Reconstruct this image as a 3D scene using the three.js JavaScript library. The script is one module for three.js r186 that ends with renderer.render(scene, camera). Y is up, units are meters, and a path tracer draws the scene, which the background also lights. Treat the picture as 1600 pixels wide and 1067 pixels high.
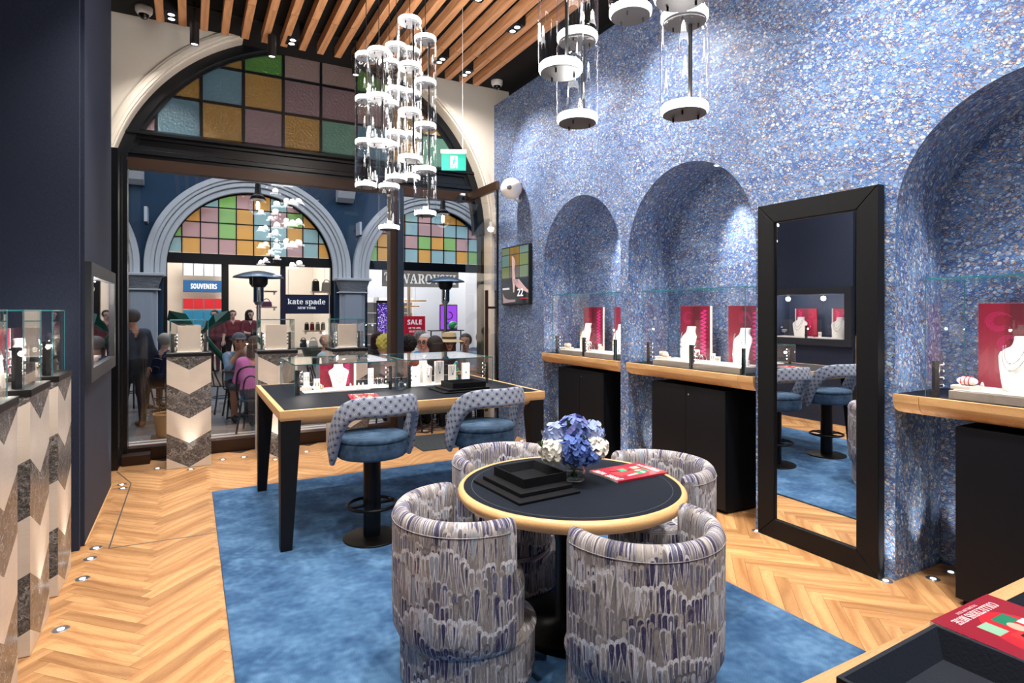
import * as THREE from 'three';
import { RoundedBoxGeometry } from 'three/addons/geometries/RoundedBoxGeometry.js';
import { mergeGeometries, mergeVertices, toCreasedNormals } from 'three/addons/utils/BufferGeometryUtils.js';
import { ImprovedNoise } from 'three/addons/math/ImprovedNoise.js';
import { RectAreaLightUniformsLib } from 'three/addons/lights/RectAreaLightUniformsLib.js';

// ---------- camera, sky, large lights, exposure ----------
const scene = new THREE.Scene();
const F = 919, W0 = 1600, H0 = 1067;
const camera = new THREE.PerspectiveCamera(2 * Math.atan(H0 / 2 / F) * 180 / Math.PI, W0 / H0, 0.05, 80);
camera.position.set(0, 1.65, 0);
camera.rotation.set(0, -Math.atan(503 / F), 0);
camera.setViewOffset(W0, H0, 0, 47.5, W0, H0);
const renderer = new THREE.WebGLRenderer({ antialias: true });
renderer.toneMapping = THREE.LinearToneMapping;
renderer.toneMappingExposure = 1.0;
renderer.shadowMap.enabled = true;
RectAreaLightUniformsLib.init();
scene.background = new THREE.Color().setRGB(0.30, 0.40, 0.52);
const SPOT = 0.42;
function areaLight(color, intensity, w, h, pos, target) {
  const l = new THREE.RectAreaLight(color, intensity, w, h);
  l.position.set(...pos); l.lookAt(...target); scene.add(l); return l;
}
function spot(color, intensity, pos, target, angle, penumbra = 0.6, radius = 1.5) {
  const l = new THREE.SpotLight(color, intensity * SPOT, 0, angle, penumbra, 2);
  l.position.set(...pos); l.target.position.set(...target); scene.add(l); scene.add(l.target);
  l.castShadow = true; l.shadow.radius = radius; return l;
}
function pointLight(color, intensity, pos, radius = 1, parent = scene) {
  const l = new THREE.PointLight(color, intensity, 0, 2);
  l.position.set(...pos); parent.add(l); l.castShadow = true; l.shadow.radius = radius; return l;
}
// daylight under the glazed roof of the arcade outside the shop
areaLight(0xe6f0ff, 3.4, 14, 6, [3, 8.2, -12.8], [3, 0, -12.8]);

// ---------- helpers ----------
let seed = 7;
const rnd = () => { seed |= 0; seed = seed + 0x6D2B79F5 | 0; let t = Math.imul(seed ^ seed >>> 15, 1 | seed); t = t + Math.imul(t ^ t >>> 7, 61 | t) ^ t; return ((t ^ t >>> 14) >>> 0) / 4294967296; };
const rr = (a, b) => a + (b - a) * rnd();
const pick = (a) => a[Math.floor(rnd() * a.length)];
const PN = new ImprovedNoise();
const nz = (x, y, z = 0.5) => PN.noise(x, y, z);
const fbm = (x, y, z = 0.5, o = 4) => { let s = 0, a = 0.5; for (let i = 0; i < o; i++) { s += a * nz(x, y, z + i * 7.3); x *= 2; y *= 2; a *= 0.5; } return s; };
const clamp = (v, a, b) => Math.max(a, Math.min(b, v));
const mix = (a, b, t) => a + (b - a) * t;
const V3 = (x, y, z) => new THREE.Vector3(x, y, z);
const PI = Math.PI;
const names = {};
function numbered(n) { if (!(n in names)) { names[n] = 0; return n; } names[n]++; return n + '_' + String(names[n]).padStart(3, '0'); }
function shade(o) { o.castShadow = true; o.receiveShadow = true; return o; }
function tag(o, label, category, group) { o.userData.label = label; o.userData.category = category; if (group) o.userData.group = group; return o; }
function thing(name, label, category, pos = [0, 0, 0], turn = 0, group) {
  const o = new THREE.Group(); o.name = numbered(name); o.position.set(...pos); o.rotation.y = turn; scene.add(o); return tag(o, label, category, group);
}
function part(parent, name, g, m, label) {
  const o = shade(new THREE.Mesh(Array.isArray(g) ? merge(g) : g, m)); o.name = name; parent.add(o); if (label) o.userData.label = label; return o;
}
function solo(name, g, m, label, category, pos = [0, 0, 0], turn = 0, group) {
  const o = shade(new THREE.Mesh(Array.isArray(g) ? merge(g) : g, m)); o.name = numbered(name); o.position.set(...pos); o.rotation.y = turn; scene.add(o); return tag(o, label, category, group);
}
function struct(name, g, m, label) {
  const o = g ? shade(new THREE.Mesh(Array.isArray(g) ? merge(g) : g, m)) : new THREE.Group();
  o.name = name; o.userData.kind = 'structure'; if (label) { o.userData.label = label; } scene.add(o); return o;
}
function copyOf(src, pos, turn, label, group) {
  const c = src.clone(); c.name = numbered(src.name.replace(/_\d{3}$/, '')); c.position.set(...pos); c.rotation.y = turn; scene.add(c);
  c.userData = { ...src.userData, label }; if (group) c.userData.group = group; return c;
}
function merge(list) {
  const l = list.flat(9).map((g) => { let q = g.index ? g.toNonIndexed() : g; for (const k of Object.keys(q.attributes)) if (!['position', 'normal', 'uv'].includes(k)) { q = q.clone(); q.deleteAttribute(k); } if (!q.attributes.uv) { q.setAttribute('uv', new THREE.BufferAttribute(new Float32Array(q.attributes.position.count * 2), 2)); } return q; });
  return l.length === 1 ? l[0] : mergeGeometries(l, false);
}
// texture coordinates in metres, taken from the side a face points to
function boxUV(g, swap = false, du = 0, dv = 0) {
  const q = g.index ? g.toNonIndexed() : g; const p = q.attributes.position, uv = new Float32Array(p.count * 2);
  const a = V3(), b = V3(), c = V3(), n = V3();
  for (let i = 0; i < p.count; i += 3) {
    a.fromBufferAttribute(p, i); b.fromBufferAttribute(p, i + 1); c.fromBufferAttribute(p, i + 2);
    n.copy(b).sub(a).cross(c.clone().sub(a)); const x = Math.abs(n.x), y = Math.abs(n.y), z = Math.abs(n.z);
    [a, b, c].forEach((v, k) => {
      let s, t; if (y >= x && y >= z) { s = v.x; t = v.z; } else if (x >= z) { s = v.z; t = v.y; } else { s = v.x; t = v.y; }
      if (swap) [s, t] = [t, s];
      uv[(i + k) * 2] = s + du; uv[(i + k) * 2 + 1] = t + dv;
    });
  }
  q.setAttribute('uv', new THREE.BufferAttribute(uv, 2)); return q;
}
const box = (w, h, d, x = 0, y = 0, z = 0) => boxUV(new THREE.BoxGeometry(w, h, d).translate(x, y, z));
const bx = (x0, x1, y0, y1, z0, z1) => box(Math.abs(x1 - x0), Math.abs(y1 - y0), Math.abs(z1 - z0), (x0 + x1) / 2, (y0 + y1) / 2, (z0 + z1) / 2);
const rbox = (w, h, d, r, x = 0, y = 0, z = 0, s = 2) => boxUV(new RoundedBoxGeometry(w, h, d, s, Math.min(r, w / 2.01, h / 2.01, d / 2.01)).translate(x, y, z));
const cyl = (r0, r1, h, x = 0, y = 0, z = 0, n = 20, open = false) => new THREE.CylinderGeometry(r1, r0, h, n, 1, open).translate(x, y + h / 2, z);   // y is the foot
const sph = (r, x = 0, y = 0, z = 0, n = 14) => new THREE.SphereGeometry(r, n, Math.ceil(n * 0.7)).translate(x, y, z);
const lathe = (pts, n = 32) => new THREE.LatheGeometry(pts.map(([x, y]) => new THREE.Vector2(x, y)), n);
const tube = (pts, r, n = 24, k = 8, closed = false) => new THREE.TubeGeometry(new THREE.CatmullRomCurve3(pts.map((p) => V3(...p)), closed), n, r, k, closed);
const tor = (R, r, x, y, z, n = 40, k = 8) => new THREE.TorusGeometry(R, r, k, n).rotateX(PI / 2).translate(x, y, z);
const poly = (pts) => { const s = new THREE.Shape(); pts.forEach(([x, y], i) => i ? s.lineTo(x, y) : s.moveTo(x, y)); s.closePath(); return s; };
const extr = (shape, depth, bevel = 0, seg = 12) => new THREE.ExtrudeGeometry(shape, { depth: depth - 2 * bevel, bevelEnabled: bevel > 0, bevelThickness: bevel, bevelSize: bevel, bevelOffset: -bevel, bevelSegments: 2, curveSegments: seg }).translate(0, 0, bevel);
const xf = (g, [x, y, z], ry = 0, rx = 0, rz = 0, s = 1) => { const m = new THREE.Matrix4().compose(V3(x, y, z), new THREE.Quaternion().setFromEuler(new THREE.Euler(rx, ry, rz, 'YXZ')), typeof s === 'number' ? V3(s, s, s) : V3(...s)); return g.clone().applyMatrix4(m); };
// keeps the part of a convex polygon on one side of a line a*x+b*y<=c
function clipHalf(P, a, b, c) { const o = []; for (let i = 0; i < P.length; i++) { const p = P[i], q = P[(i + 1) % P.length], dp = a * p[0] + b * p[1] - c, dq = a * q[0] + b * q[1] - c; if (dp <= 0) o.push(p); if (dp * dq < 0) { const t = dp / (dp - dq); o.push([p[0] + (q[0] - p[0]) * t, p[1] + (q[1] - p[1]) * t]); } } return o; }
const clipRect = (P, x0, x1, y0, y1) => clipHalf(clipHalf(clipHalf(clipHalf(P, -1, 0, -x0), 1, 0, x1), 0, -1, -y0), 0, 1, y1);
function area(P) { let s = 0; for (let i = 0; i < P.length; i++) { const p = P[i], q = P[(i + 1) % P.length]; s += p[0] * q[1] - q[0] * p[1]; } return s / 2; }

// ---------- textures ----------
function dtex(w, h, fn, rep = 1, color = true, repY) {
  const d = new Uint8Array(w * h * 4);
  for (let y = 0; y < h; y++) for (let x = 0; x < w; x++) { const c = fn(x / w, y / h, x, y), i = (y * w + x) * 4; d[i] = clamp(c[0], 0, 255); d[i + 1] = clamp(c[1], 0, 255); d[i + 2] = clamp(c[2], 0, 255); d[i + 3] = 255; }
  const t = new THREE.DataTexture(d, w, h); t.wrapS = t.wrapT = THREE.RepeatWrapping; t.magFilter = THREE.LinearFilter; t.minFilter = THREE.LinearMipmapLinearFilter; t.generateMipmaps = true;
  if (color) t.colorSpace = THREE.SRGBColorSpace; t.repeat.set(1 / rep, 1 / (repY || rep)); t.needsUpdate = true; return t;
}
function ctex(w, h, draw, rep = 0, color = true, repY) {
  const c = document.createElement('canvas'); c.width = w; c.height = h; const g = c.getContext('2d'); draw(g, w, h);
  const t = new THREE.CanvasTexture(c); if (color) t.colorSpace = THREE.SRGBColorSpace;
  if (rep) { t.wrapS = t.wrapT = THREE.RepeatWrapping; t.repeat.set(1 / rep, 1 / (repY || rep)); } return t;
}
const rgb = (r, g, b, a = 1) => `rgba(${r | 0},${g | 0},${b | 0},${a})`;
// a periodic noise so that a tile meets itself
const pn = (u, v, f, z = 0) => { const n = (a, b) => nz(a * f, b * f, z); return mix(mix(n(u, v), n(u - 1, v), u), mix(n(u, v - 1), n(u - 1, v - 1), u), v) * 1.3; };
const wallpaperTex = ctex(1600, 1600, (g, w, h) => {
  g.fillStyle = rgb(60, 94, 150); g.fillRect(0, 0, w, h);
  const wrap = (x, y, r, f) => { for (const dx of [0, -w, w]) for (const dy of [0, -h, h]) { const X = x + dx, Y = y + dy; if (X > -r && X < w + r && Y > -r && Y < h + r) f(X, Y); } };
  for (let i = 0; i < 1500; i++) { const x = rnd() * w, y = rnd() * h, r = rr(20, 75), c = pick([[52, 88, 148], [88, 136, 192], [70, 88, 128], [108, 150, 198], [56, 102, 170]]); wrap(x, y, r * 2, (X, Y) => { g.fillStyle = rgb(...c, 0.5); g.beginPath(); g.ellipse(X, Y, r * 1.5, r * 0.6, -0.15, 0, 6.3); g.fill(); }); }
  for (let i = 0; i < 3200; i++) { const x = rnd() * w, y = rnd() * h, c = pick([[54, 54, 84], [66, 66, 98], [84, 66, 76], [176, 138, 92], [198, 160, 112], [150, 118, 92]]), wd = rr(2, 5), a = rr(-0.9, 0.5), l = rr(12, 42); wrap(x, y, 60, (X, Y) => { g.strokeStyle = rgb(...c, 0.85); g.lineWidth = wd; g.beginPath(); g.moveTo(X, Y); g.quadraticCurveTo(X + l * 0.5 * Math.cos(a) + rr(-8, 8), Y + l * 0.5 * Math.sin(a) + 7, X + l * Math.cos(a), Y + l * Math.sin(a)); g.stroke(); }); }
  for (let i = 0; i < 13500; i++) {
    const x = rnd() * w, y = rnd() * h, big = Math.pow(rnd(), 3), patch = pn(x / w, y / h, 3, 4);
    const rx = (3.4 + 11 * big) * rr(0.8, 1.25) * (1 + 0.35 * patch), ry = rx * rr(0.5, 0.85), an = rr(-0.5, 0.3) - 0.15;
    const c = pick([[138, 172, 210], [164, 192, 220], [116, 156, 204], [98, 142, 198], [88, 128, 186], [190, 210, 230], [126, 164, 208]]), k = rr(-10, 10), dark = rnd() < 0.8;
    wrap(x, y, 24, (X, Y) => {
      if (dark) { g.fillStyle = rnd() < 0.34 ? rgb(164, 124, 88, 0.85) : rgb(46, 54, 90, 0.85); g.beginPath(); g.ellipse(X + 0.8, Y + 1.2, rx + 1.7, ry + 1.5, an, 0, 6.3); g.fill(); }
      g.fillStyle = rgb(c[0] + k, c[1] + k, c[2] + k, 0.95); g.beginPath(); g.ellipse(X, Y, rx, ry, an, 0, 6.3); g.fill();
    });
  }
  for (let i = 0; i < 5200; i++) { const x = rnd() * w, y = rnd() * h, a = rr(-1, 1), l = rr(8, 26), oc = pick([[216, 164, 96], [204, 150, 86], [160, 116, 80], [70, 60, 76], [50, 52, 84]]), lw = rr(1.6, 3.8); wrap(x, y, 40, (X, Y) => { g.strokeStyle = rgb(...oc, 0.9); g.lineWidth = lw; g.beginPath(); g.moveTo(X, Y); g.quadraticCurveTo(X + l * 0.4, Y + rr(-8, 8), X + l * Math.cos(a), Y + l * Math.sin(a)); g.stroke(); }); }
}, 1.5);
const oakTex = (base, dark, rep, f = 1) => dtex(768, 384, (u, v) => {
  const w = pn(u, v, 3, 1.2) * 0.05 + pn(u, v, 7, 8) * 0.012, y = v + w;
  const ring = Math.sin((y * 46 + pn(u, v, 2, 3) * 7) * f * 1.0) * 0.5 + 0.5;
  const fine = nz(u * 9, v * 190, 2) * 0.5 + nz(u * 26, v * 330, 5) * 0.5;
  const t = clamp(0.26 + 0.34 * ring * ring + 0.42 * fine + 0.24 * pn(u, v, 3, 9), 0, 1), e = nz(u * 60, v * 420, 3) > 0.42 ? -18 : 0;
  return [mix(base[0], dark[0], t) + e, mix(base[1], dark[1], t) + e, mix(base[2], dark[2], t) + e];
}, rep, true, rep / 2);
const floorOak = oakTex([206, 162, 112], [146, 98, 58], 1.1);
const trimOak = oakTex([222, 180, 128], [186, 138, 86], 1.0);
const slatOak = oakTex([222, 166, 118], [174, 118, 78], 0.9);
const noiseTex = (rep, a, b, f = 30, size = 256, z = 1, color = false) => dtex(size, size, (u, v) => { const t = clamp(0.5 + pn(u, v, f, z) * 0.7 + pn(u, v, f * 3, z + 3) * 0.45, 0, 1); return [mix(a[0], b[0], t), mix(a[1], b[1], t), mix(a[2], b[2], t)]; }, rep, color);
const grainBump = noiseTex(0.25, [0, 0, 0], [255, 255, 255], 40, 256, 3);
const rugTex = dtex(1024, 1024, (u, v) => {
  const c = pn(u, v, 5, 2) * 0.8 + pn(u, v, 14, 5) * 0.6 + pn(u, v, 38, 1) * 0.45, f = nz(u * 330, v * 330, 4) * 0.5, t = clamp(0.5 + c * 0.75 + f * 0.6, 0, 1);
  return [mix(24, 82, t), mix(60, 118, t), mix(98, 154, t)];
}, 1.4);
const velvetTex = dtex(512, 512, (u, v) => { const t = clamp(0.45 + pn(u, v, 3, 7) * 0.8 + pn(u, v, 10, 2) * 0.45 + pn(u, v, 40, 2) * 0.2, 0, 1); return [mix(28, 76, t), mix(56, 104, t), mix(82, 134, t)]; }, 0.35);
const navyTex = dtex(512, 512, (u, v, x, y) => { const wv = ((x >> 1) % 2 ? 1 : -1) * 2 + ((y >> 1) % 2 ? 1 : -1) * 2, t = nz(u * 200, v * 14, 2) * 9 + nz(u * 14, v * 200, 6) * 9 + pn(u, v, 30, 3) * 6 + wv; return [26 + t * 0.8, 38 + t * 0.9, 62 + t]; }, 0.4);
const darkStone = dtex(768, 768, (u, v) => {
  const a = pn(u, v, 6, 1), b = pn(u, v, 22, 4), c = pn(u, v, 60, 6), d = nz(u * 170, v * 170, 2), vein = Math.abs(pn(u, v, 4, 9) + b * 0.25) < 0.035 ? 60 : 0;
  const t = 92 + a * 30 + b * 40 + c * 56 + d * 64 + vein * 0.6; return [t, t * 0.985, t * 0.985];
}, 0.5);
const creamStone = dtex(256, 256, (u, v) => { const t = 214 + pn(u, v, 4, 3) * 10 + nz(u * 6, v * 120, 3) * 7; return [t, t * 0.955, t * 0.90]; }, 0.5);
const chairTex = ctex(1200, 1200, (g, w, h) => {
  g.fillStyle = rgb(134, 128, 126); g.fillRect(0, 0, w, h);
  const pal = { white: [212, 212, 218], navy: [50, 46, 82], slate: [92, 94, 118], taupe: [138, 132, 130], sand: [164, 158, 154], ice: [142, 154, 168], mauve: [104, 101, 106], lilac: [190, 190, 198] };
  const rows = 13, step = h / rows, n = 52, cw = w / n;
  for (let r = 0; r <= rows + 2; r++) {
    const rk = r % rows, yb = (r - 1.5) * step;
    for (let i = 0; i < n; i++) {
      const hs = (k) => { const v = Math.sin((i * 127.1 + rk * 311.7 + k * 74.7)) * 43758.5453; return v - Math.floor(v); };
      const wav = Math.sin(i / n * PI * 4 + rk * 2.1) * 34 + Math.sin(i / n * PI * 10 + rk * 1.3) * 20 + (hs(1) - 0.5) * 26;
      const q = pn(i / n, rk / rows, 5, 6) + (hs(2) - 0.5) * 0.24, q2 = pn(i / n, rk / rows, 9, 3) + (hs(3) - 0.5) * 0.3;
      let c = q > 0.2 ? pal.lilac : q > 0.08 ? pal.sand : q > -0.06 ? pal.taupe : q > -0.14 ? pal.mauve : q > -0.22 ? pal.slate : pal.navy;
      if (q2 > 0.28) c = pal.ice; if (q2 < -0.27) c = pal.navy; if (rk % 4 === 1 && q > -0.16) c = hs(4) < 0.75 ? pal.white : pal.sand;
      if (hs(5) < 0.05) continue;
      const wd = cw * (0.36 + 0.2 * hs(6)), len = step * (1.2 + 1.6 * hs(7) * hs(8)), lean = (hs(9) - 0.5) * 16, y = yb + wav;
      for (const dx of [0, -w, w]) {
        const X = i * cw + (rk % 2) * cw * 0.5 + (hs(10) - 0.5) * 12 + dx; if (X < -60 || X > w + 60) continue;
        const tong = (a, col, dy, l2) => { g.fillStyle = rgb(...col); g.beginPath(); g.moveTo(X - a, y + dy + a); g.bezierCurveTo(X - a, y + dy - a * 0.9, X + a, y + dy - a * 0.9, X + a, y + dy + a); g.bezierCurveTo(X + a * 0.8, y + l2 * 0.5, X + a * 0.25 + lean, y + l2 * 0.75, X + lean, y + l2); g.bezierCurveTo(X - a * 0.25 + lean, y + l2 * 0.75, X - a * 0.8, y + l2 * 0.5, X - a, y + dy + a); g.fill(); };
        const capc = rk % 3 === 1 ? (hs(11) < 0.8 ? pal.white : pal.lilac) : hs(11) < 0.35 ? pal.lilac : hs(11) < 0.7 ? pal.sand : pal.mauve;
        if (c === pal.white) c = hs(13) < 0.4 ? pal.navy : hs(13) < 0.7 ? pal.mauve : pal.taupe;
        tong(wd * 1.35, capc, -5 - wd * 0.4, len * 1.1); tong(wd * 0.98, c, rk % 3 === 1 ? wd * 0.7 : 0, len);
        if (hs(12) < 0.5) tong(wd * 0.4, hs(14) < 0.35 ? pal.navy : hs(14) < 0.6 ? pal.lilac : pal.slate, wd * 1.5, len * 0.85);
      }
    }
  }
  for (let i = 0; i < 16000; i++) { const c = pick([pal.white, pal.navy, pal.taupe, pal.slate, pal.mauve, pal.sand]); g.fillStyle = rgb(...c, 0.42); g.fillRect(rnd() * w, rnd() * h, rr(1, 2.6), rr(4, 26)); }
}, 1.1);
const stoolTex = ctex(512, 512, (g, w) => {
  g.fillStyle = rgb(128, 138, 156); g.fillRect(0, 0, w, w);
  const n = 8, s = w / n, dia = (x, y, r, fill, st) => { g.beginPath(); g.moveTo(x, y - r); g.lineTo(x + r, y); g.lineTo(x, y + r); g.lineTo(x - r, y); g.closePath(); if (fill) { g.fillStyle = fill; g.fill(); } if (st) { g.strokeStyle = st; g.lineWidth = 4; g.stroke(); } };
  for (let j = -1; j <= n; j++) for (let i = -1; i <= n; i++) {
    const x = i * s + s / 2, y = j * s + s / 2;
    dia(x, y, s * 0.5, (i + j) & 1 ? rgb(150, 160, 176) : rgb(112, 122, 144));
    if ((i + j) & 1) { dia(x, y, s * 0.24, rgb(190, 196, 200), rgb(48, 50, 66)); } else { dia(x, y, s * 0.3, rgb(58, 52, 84)); dia(x, y + s * 0.34, s * 0.12, rgb(66, 62, 104)); }
  }
}, 0.26);
function std(o) { return new THREE.MeshStandardMaterial(o); }
function phys(o) { return new THREE.MeshPhysicalMaterial(o); }
const hex = (r, g, b) => new THREE.Color().setRGB(r / 255, g / 255, b / 255, THREE.SRGBColorSpace);
const flat = (r, g, b, rough = 0.6, metal = 0, extra = {}) => std({ color: hex(r, g, b), roughness: rough, metalness: metal, ...extra });
const glow = (r, g, b, k) => std({ color: 0x000000, emissive: new THREE.Color().setRGB(r, g, b), emissiveIntensity: k, roughness: 1 });
const M = {
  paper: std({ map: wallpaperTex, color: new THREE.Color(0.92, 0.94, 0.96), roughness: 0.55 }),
  planks: [1.0, 0.78, 1.12, 0.92, 1.04].map((k) => std({ map: floorOak, color: new THREE.Color(k, k * (k < 0.95 ? 0.96 : 1), k * (k < 0.95 ? 0.92 : 1)), roughness: 0.38, bumpMap: floorOak, bumpScale: 0.0006 })),
  oak: std({ map: trimOak, roughness: 0.42 }), slat: std({ map: slatOak, roughness: 0.6 }),
  subfloor: flat(58, 40, 26, 0.9), rug: std({ map: rugTex, roughness: 1, bumpMap: rugTex, bumpScale: 0.006 }),
  velvet: phys({ map: velvetTex, roughness: 0.85, sheen: 0.7, sheenRoughness: 0.4, sheenColor: hex(120, 170, 215) }),
  navy: std({ map: navyTex, roughness: 0.75 }), black: flat(16, 17, 20, 0.5), blackMetal: flat(14, 14, 16, 0.35, 0.6), cabinet: phys({ color: hex(12, 15, 22), roughness: 0.5, specularIntensity: 0.5 }),
  leather: phys({ color: hex(15, 22, 33), roughness: 0.66, specularIntensity: 0.22, bumpMap: grainBump, bumpScale: 0.0006 }), blackLeather: phys({ color: hex(12, 13, 17), roughness: 0.5, specularIntensity: 0.5, bumpMap: grainBump, bumpScale: 0.0006 }),
  tray: phys({ color: hex(11, 12, 17), roughness: 0.7, specularIntensity: 0.3, bumpMap: grainBump, bumpScale: 0.0004 }),
  ceiling: flat(9, 9, 11, 0.95), white: flat(232, 228, 220, 0.85), cream: flat(222, 214, 200, 0.8), frame: flat(12, 16, 22, 0.3, 0.1), bronze: flat(58, 40, 30, 0.4, 0.4),
  darkStone: std({ map: darkStone, roughness: 0.25 }), creamStone: std({ map: creamStone, roughness: 0.22 }),
  glass: phys({ color: 0xffffff, transmission: 1, roughness: 0, thickness: 0, ior: 1.45 }),
  caseGlass: phys({ color: 0xffffff, transmission: 1, roughness: 0, thickness: 0, ior: 1.4 }),
  edge: phys({ color: hex(70, 150, 160), roughness: 0.15, transmission: 0.35, thickness: 0 }),
  lampGlass: phys({ color: 0xffffff, transmission: 1, roughness: 0, thickness: 0, ior: 1.5 }),
  chair: std({ map: chairTex, roughness: 0.7, bumpMap: chairTex, bumpScale: 0.0012 }), stool: std({ map: stoolTex, roughness: 0.8 }),
  steel: flat(176, 178, 182, 0.28, 0.9), chrome: flat(210, 212, 216, 0.12, 1), gold: flat(206, 160, 84, 0.25, 1), silver: flat(214, 214, 218, 0.2, 1),
  bust: flat(240, 238, 234, 0.7), acrylic: flat(236, 234, 230, 0.35), greige: flat(150, 144, 138, 0.6), whitePlastic: flat(236, 234, 230, 0.35),
  mirror: flat(240, 242, 244, 0.0, 1), lens: flat(10, 12, 16, 0.05),
  stone: flat(204, 207, 210, 0.75), stoneDark: flat(128, 132, 140, 0.8), hallBlue: flat(12, 54, 82, 0.7), red: flat(176, 22, 38, 0.5),
};
// ---------- the room ----------
const XW = 3.785, XN = 4.317, ZF = -7.44, CEIL = 4.8;
// floor: herringbone oak over a dark base
{
  const floor = struct('floor', [bx(-1.95, 4.45, -0.12, -0.013, -7.66, 2.7)], M.subfloor, 'herringbone oak parquet floor');
  const n = 7, L = 0.5405, Wd = L / n, r2 = Math.SQRT1_2, x0 = -0.196, z0 = -0.9, gap = 0.0012, T = 0.012;
  const toW = (a, b) => [x0 + (a - b) * r2, z0 - (a + b) * r2];
  const all = [];
  for (let k = -90; k < 120; k++) for (let m = -8; m < 8; m++) {
    const a = k * Wd + m * 2 * L, b = k * Wd;
    all.push([a + L / 2, b + Wd / 2, 0], [a + L + Wd / 2, b + Wd - L / 2, 1]);
  }
  const variants = [0, 1].map((o) => Array.from({ length: 10 }, () => {
    const g = new THREE.BoxGeometry(L - gap, T, Wd - gap); boxUV(g); const q = boxUV(g, false, rnd() * 3, rnd() * 3); q.rotateY(o ? 3 * PI / 4 : PI / 4); return q.translate(0, -T / 2, 0);
  }));
  const cam = camera.position, ca = Math.cos(Math.atan(503 / F)), sa = Math.sin(Math.atan(503 / F));
  const list = [];
  for (const [a, b, o] of all) {
    const [x, z] = toW(a, b); if (x < -1.75 || x > 4.5 || z < -7.72 || z > 2.7) continue;
    const D = sa * x - ca * z, R = ca * x + sa * z; let vis = 0;
    if (D > 0.6) { const px = 800 + F * R / D, py = 486 + F * 1.65 / D; if (px > -40 && px < 1640 && py < 1110 && !(x > 0.3 && x < 2.75 && z > -5.85) && x > -0.8 && !(x > 4.35)) vis = 1 / (D * D); }
    list.push([x, z, o, vis, a, b]);
  }
  list.sort((p, q) => q[3] - p[3]);
  const rest = []; let c = 0;
  for (const [x, z, o, vis, a, b] of list) {
    let g = variants[o][c % 10];
    const edge = z < -7.25;
    if (edge) {   // cut at the sill of the shop window
      const hl = (L - gap) / 2, hw = (Wd - gap) / 2, P = [[-hl, -hw], [hl, -hw], [hl, hw], [-hl, hw]].map(([u, v]) => { const da = o ? v : u, db = o ? u : v; return [(da - db) * r2 + x, -(da + db) * r2 + z]; });
      let Q = clipHalf(P, 0, -1, 7.63); if (Q.length < 3) { c++; continue; }
      if (area(Q) < 0) Q = Q.reverse();
      g = boxUV(extr(poly(Q.map(([u, v]) => [u, -v])), T).rotateX(-PI / 2).translate(0, -T, 0)).translate(-x, 0, -z);
    }
    if (vis > 0 && c < 300) { const o2 = part(floor, 'plank', g, M.planks[(c * 7 + (c >> 2)) % 5]); o2.position.set(x, 0, z); } else rest.push(g.clone().translate(x, 0, z));
    c++;
  }
  const p = part(floor, 'plank_field', rest, M.planks[0]); p.userData.kind = 'stuff';
}
// metal strips let into the floor
[[[-0.495, -6.697], [-0.495, -4.931]], [[-0.495, -4.931], [0.18, -4.898]], [[-0.495, -6.697], [-0.66, -7.25]]].forEach(([a, b], i) => {
  const l = Math.hypot(b[0] - a[0], b[1] - a[1]);
  struct('trim_' + (i + 1), xf(box(l, 0.004, 0.009), [(a[0] + b[0]) / 2, 0.0005, (a[1] + b[1]) / 2], -Math.atan2(b[1] - a[1], b[0] - a[0])), M.steel, 'thin metal strip let into the parquet');
});
// ceiling with timber slats
{
  const c = struct('ceiling', [bx(-2, 4.6, CEIL, CEIL + 0.12, -7.7, 2.8)], M.ceiling, 'black ceiling with hung timber slats');
  const cuts = [-7.04, -6.228, -3.55, -0.9, 1.8];
  const gs = cuts.slice(1).map((z1, j) => { const z0 = cuts[j] + 0.006; return [0, 1, 2].map(() => boxUV(new THREE.BoxGeometry(z1 - z0 - 0.006, 0.11, 0.072), false, rnd() * 5, rnd() * 5).rotateY(PI / 2).translate(0, 4.675, (z0 + z1) / 2)); });
  for (let k = 0; k < 19; k++) for (let j = 0; j < 4; j++) { const s = part(c, 'slat', gs[j][(k * 2 + j) % 3], M.slat); s.position.x = -0.266 + 0.198 * k; }
  for (const z of [-6.8, -5.6, -3.9, -2.2, -0.4, 1.3]) part(c, 'hanging_rail', bx(-0.35, 3.4, 4.73, 4.75, z, z + 0.03), M.ceiling);
}
// right wall: blue marbled paper, three arched niches
const NICHES = [[-5.378, 0.73], [-3.786, 0.745], [-1.311, 0.72]], NY = 2.2;
{
  const s = new THREE.Shape(); s.moveTo(-2.7, 0); s.lineTo(-2.7, 4.56); s.lineTo(7.66, 4.56); s.lineTo(7.66, 0);
  for (const [z, r] of NICHES) { s.lineTo(-z + r, 0); s.lineTo(-z + r, NY); s.absarc(-z, NY, r, 0, PI, false); s.lineTo(-z - r, 0); }
  s.closePath();
  const g = new THREE.ExtrudeGeometry(s, { depth: XN - XW, bevelEnabled: false, curveSegments: 40 }).rotateY(PI / 2).translate(XW, 0, 0);
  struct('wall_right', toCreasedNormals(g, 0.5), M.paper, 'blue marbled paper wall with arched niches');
  struct('wall_right_back', bx(XN, XN + 0.12, 0, CEIL, -7.66, 2.7), M.paper);
  struct('wall_right_top', bx(4.02, XN, 4.56, CEIL, -7.6, 2.7), M.ceiling, 'black band above the papered wall');
}
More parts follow.
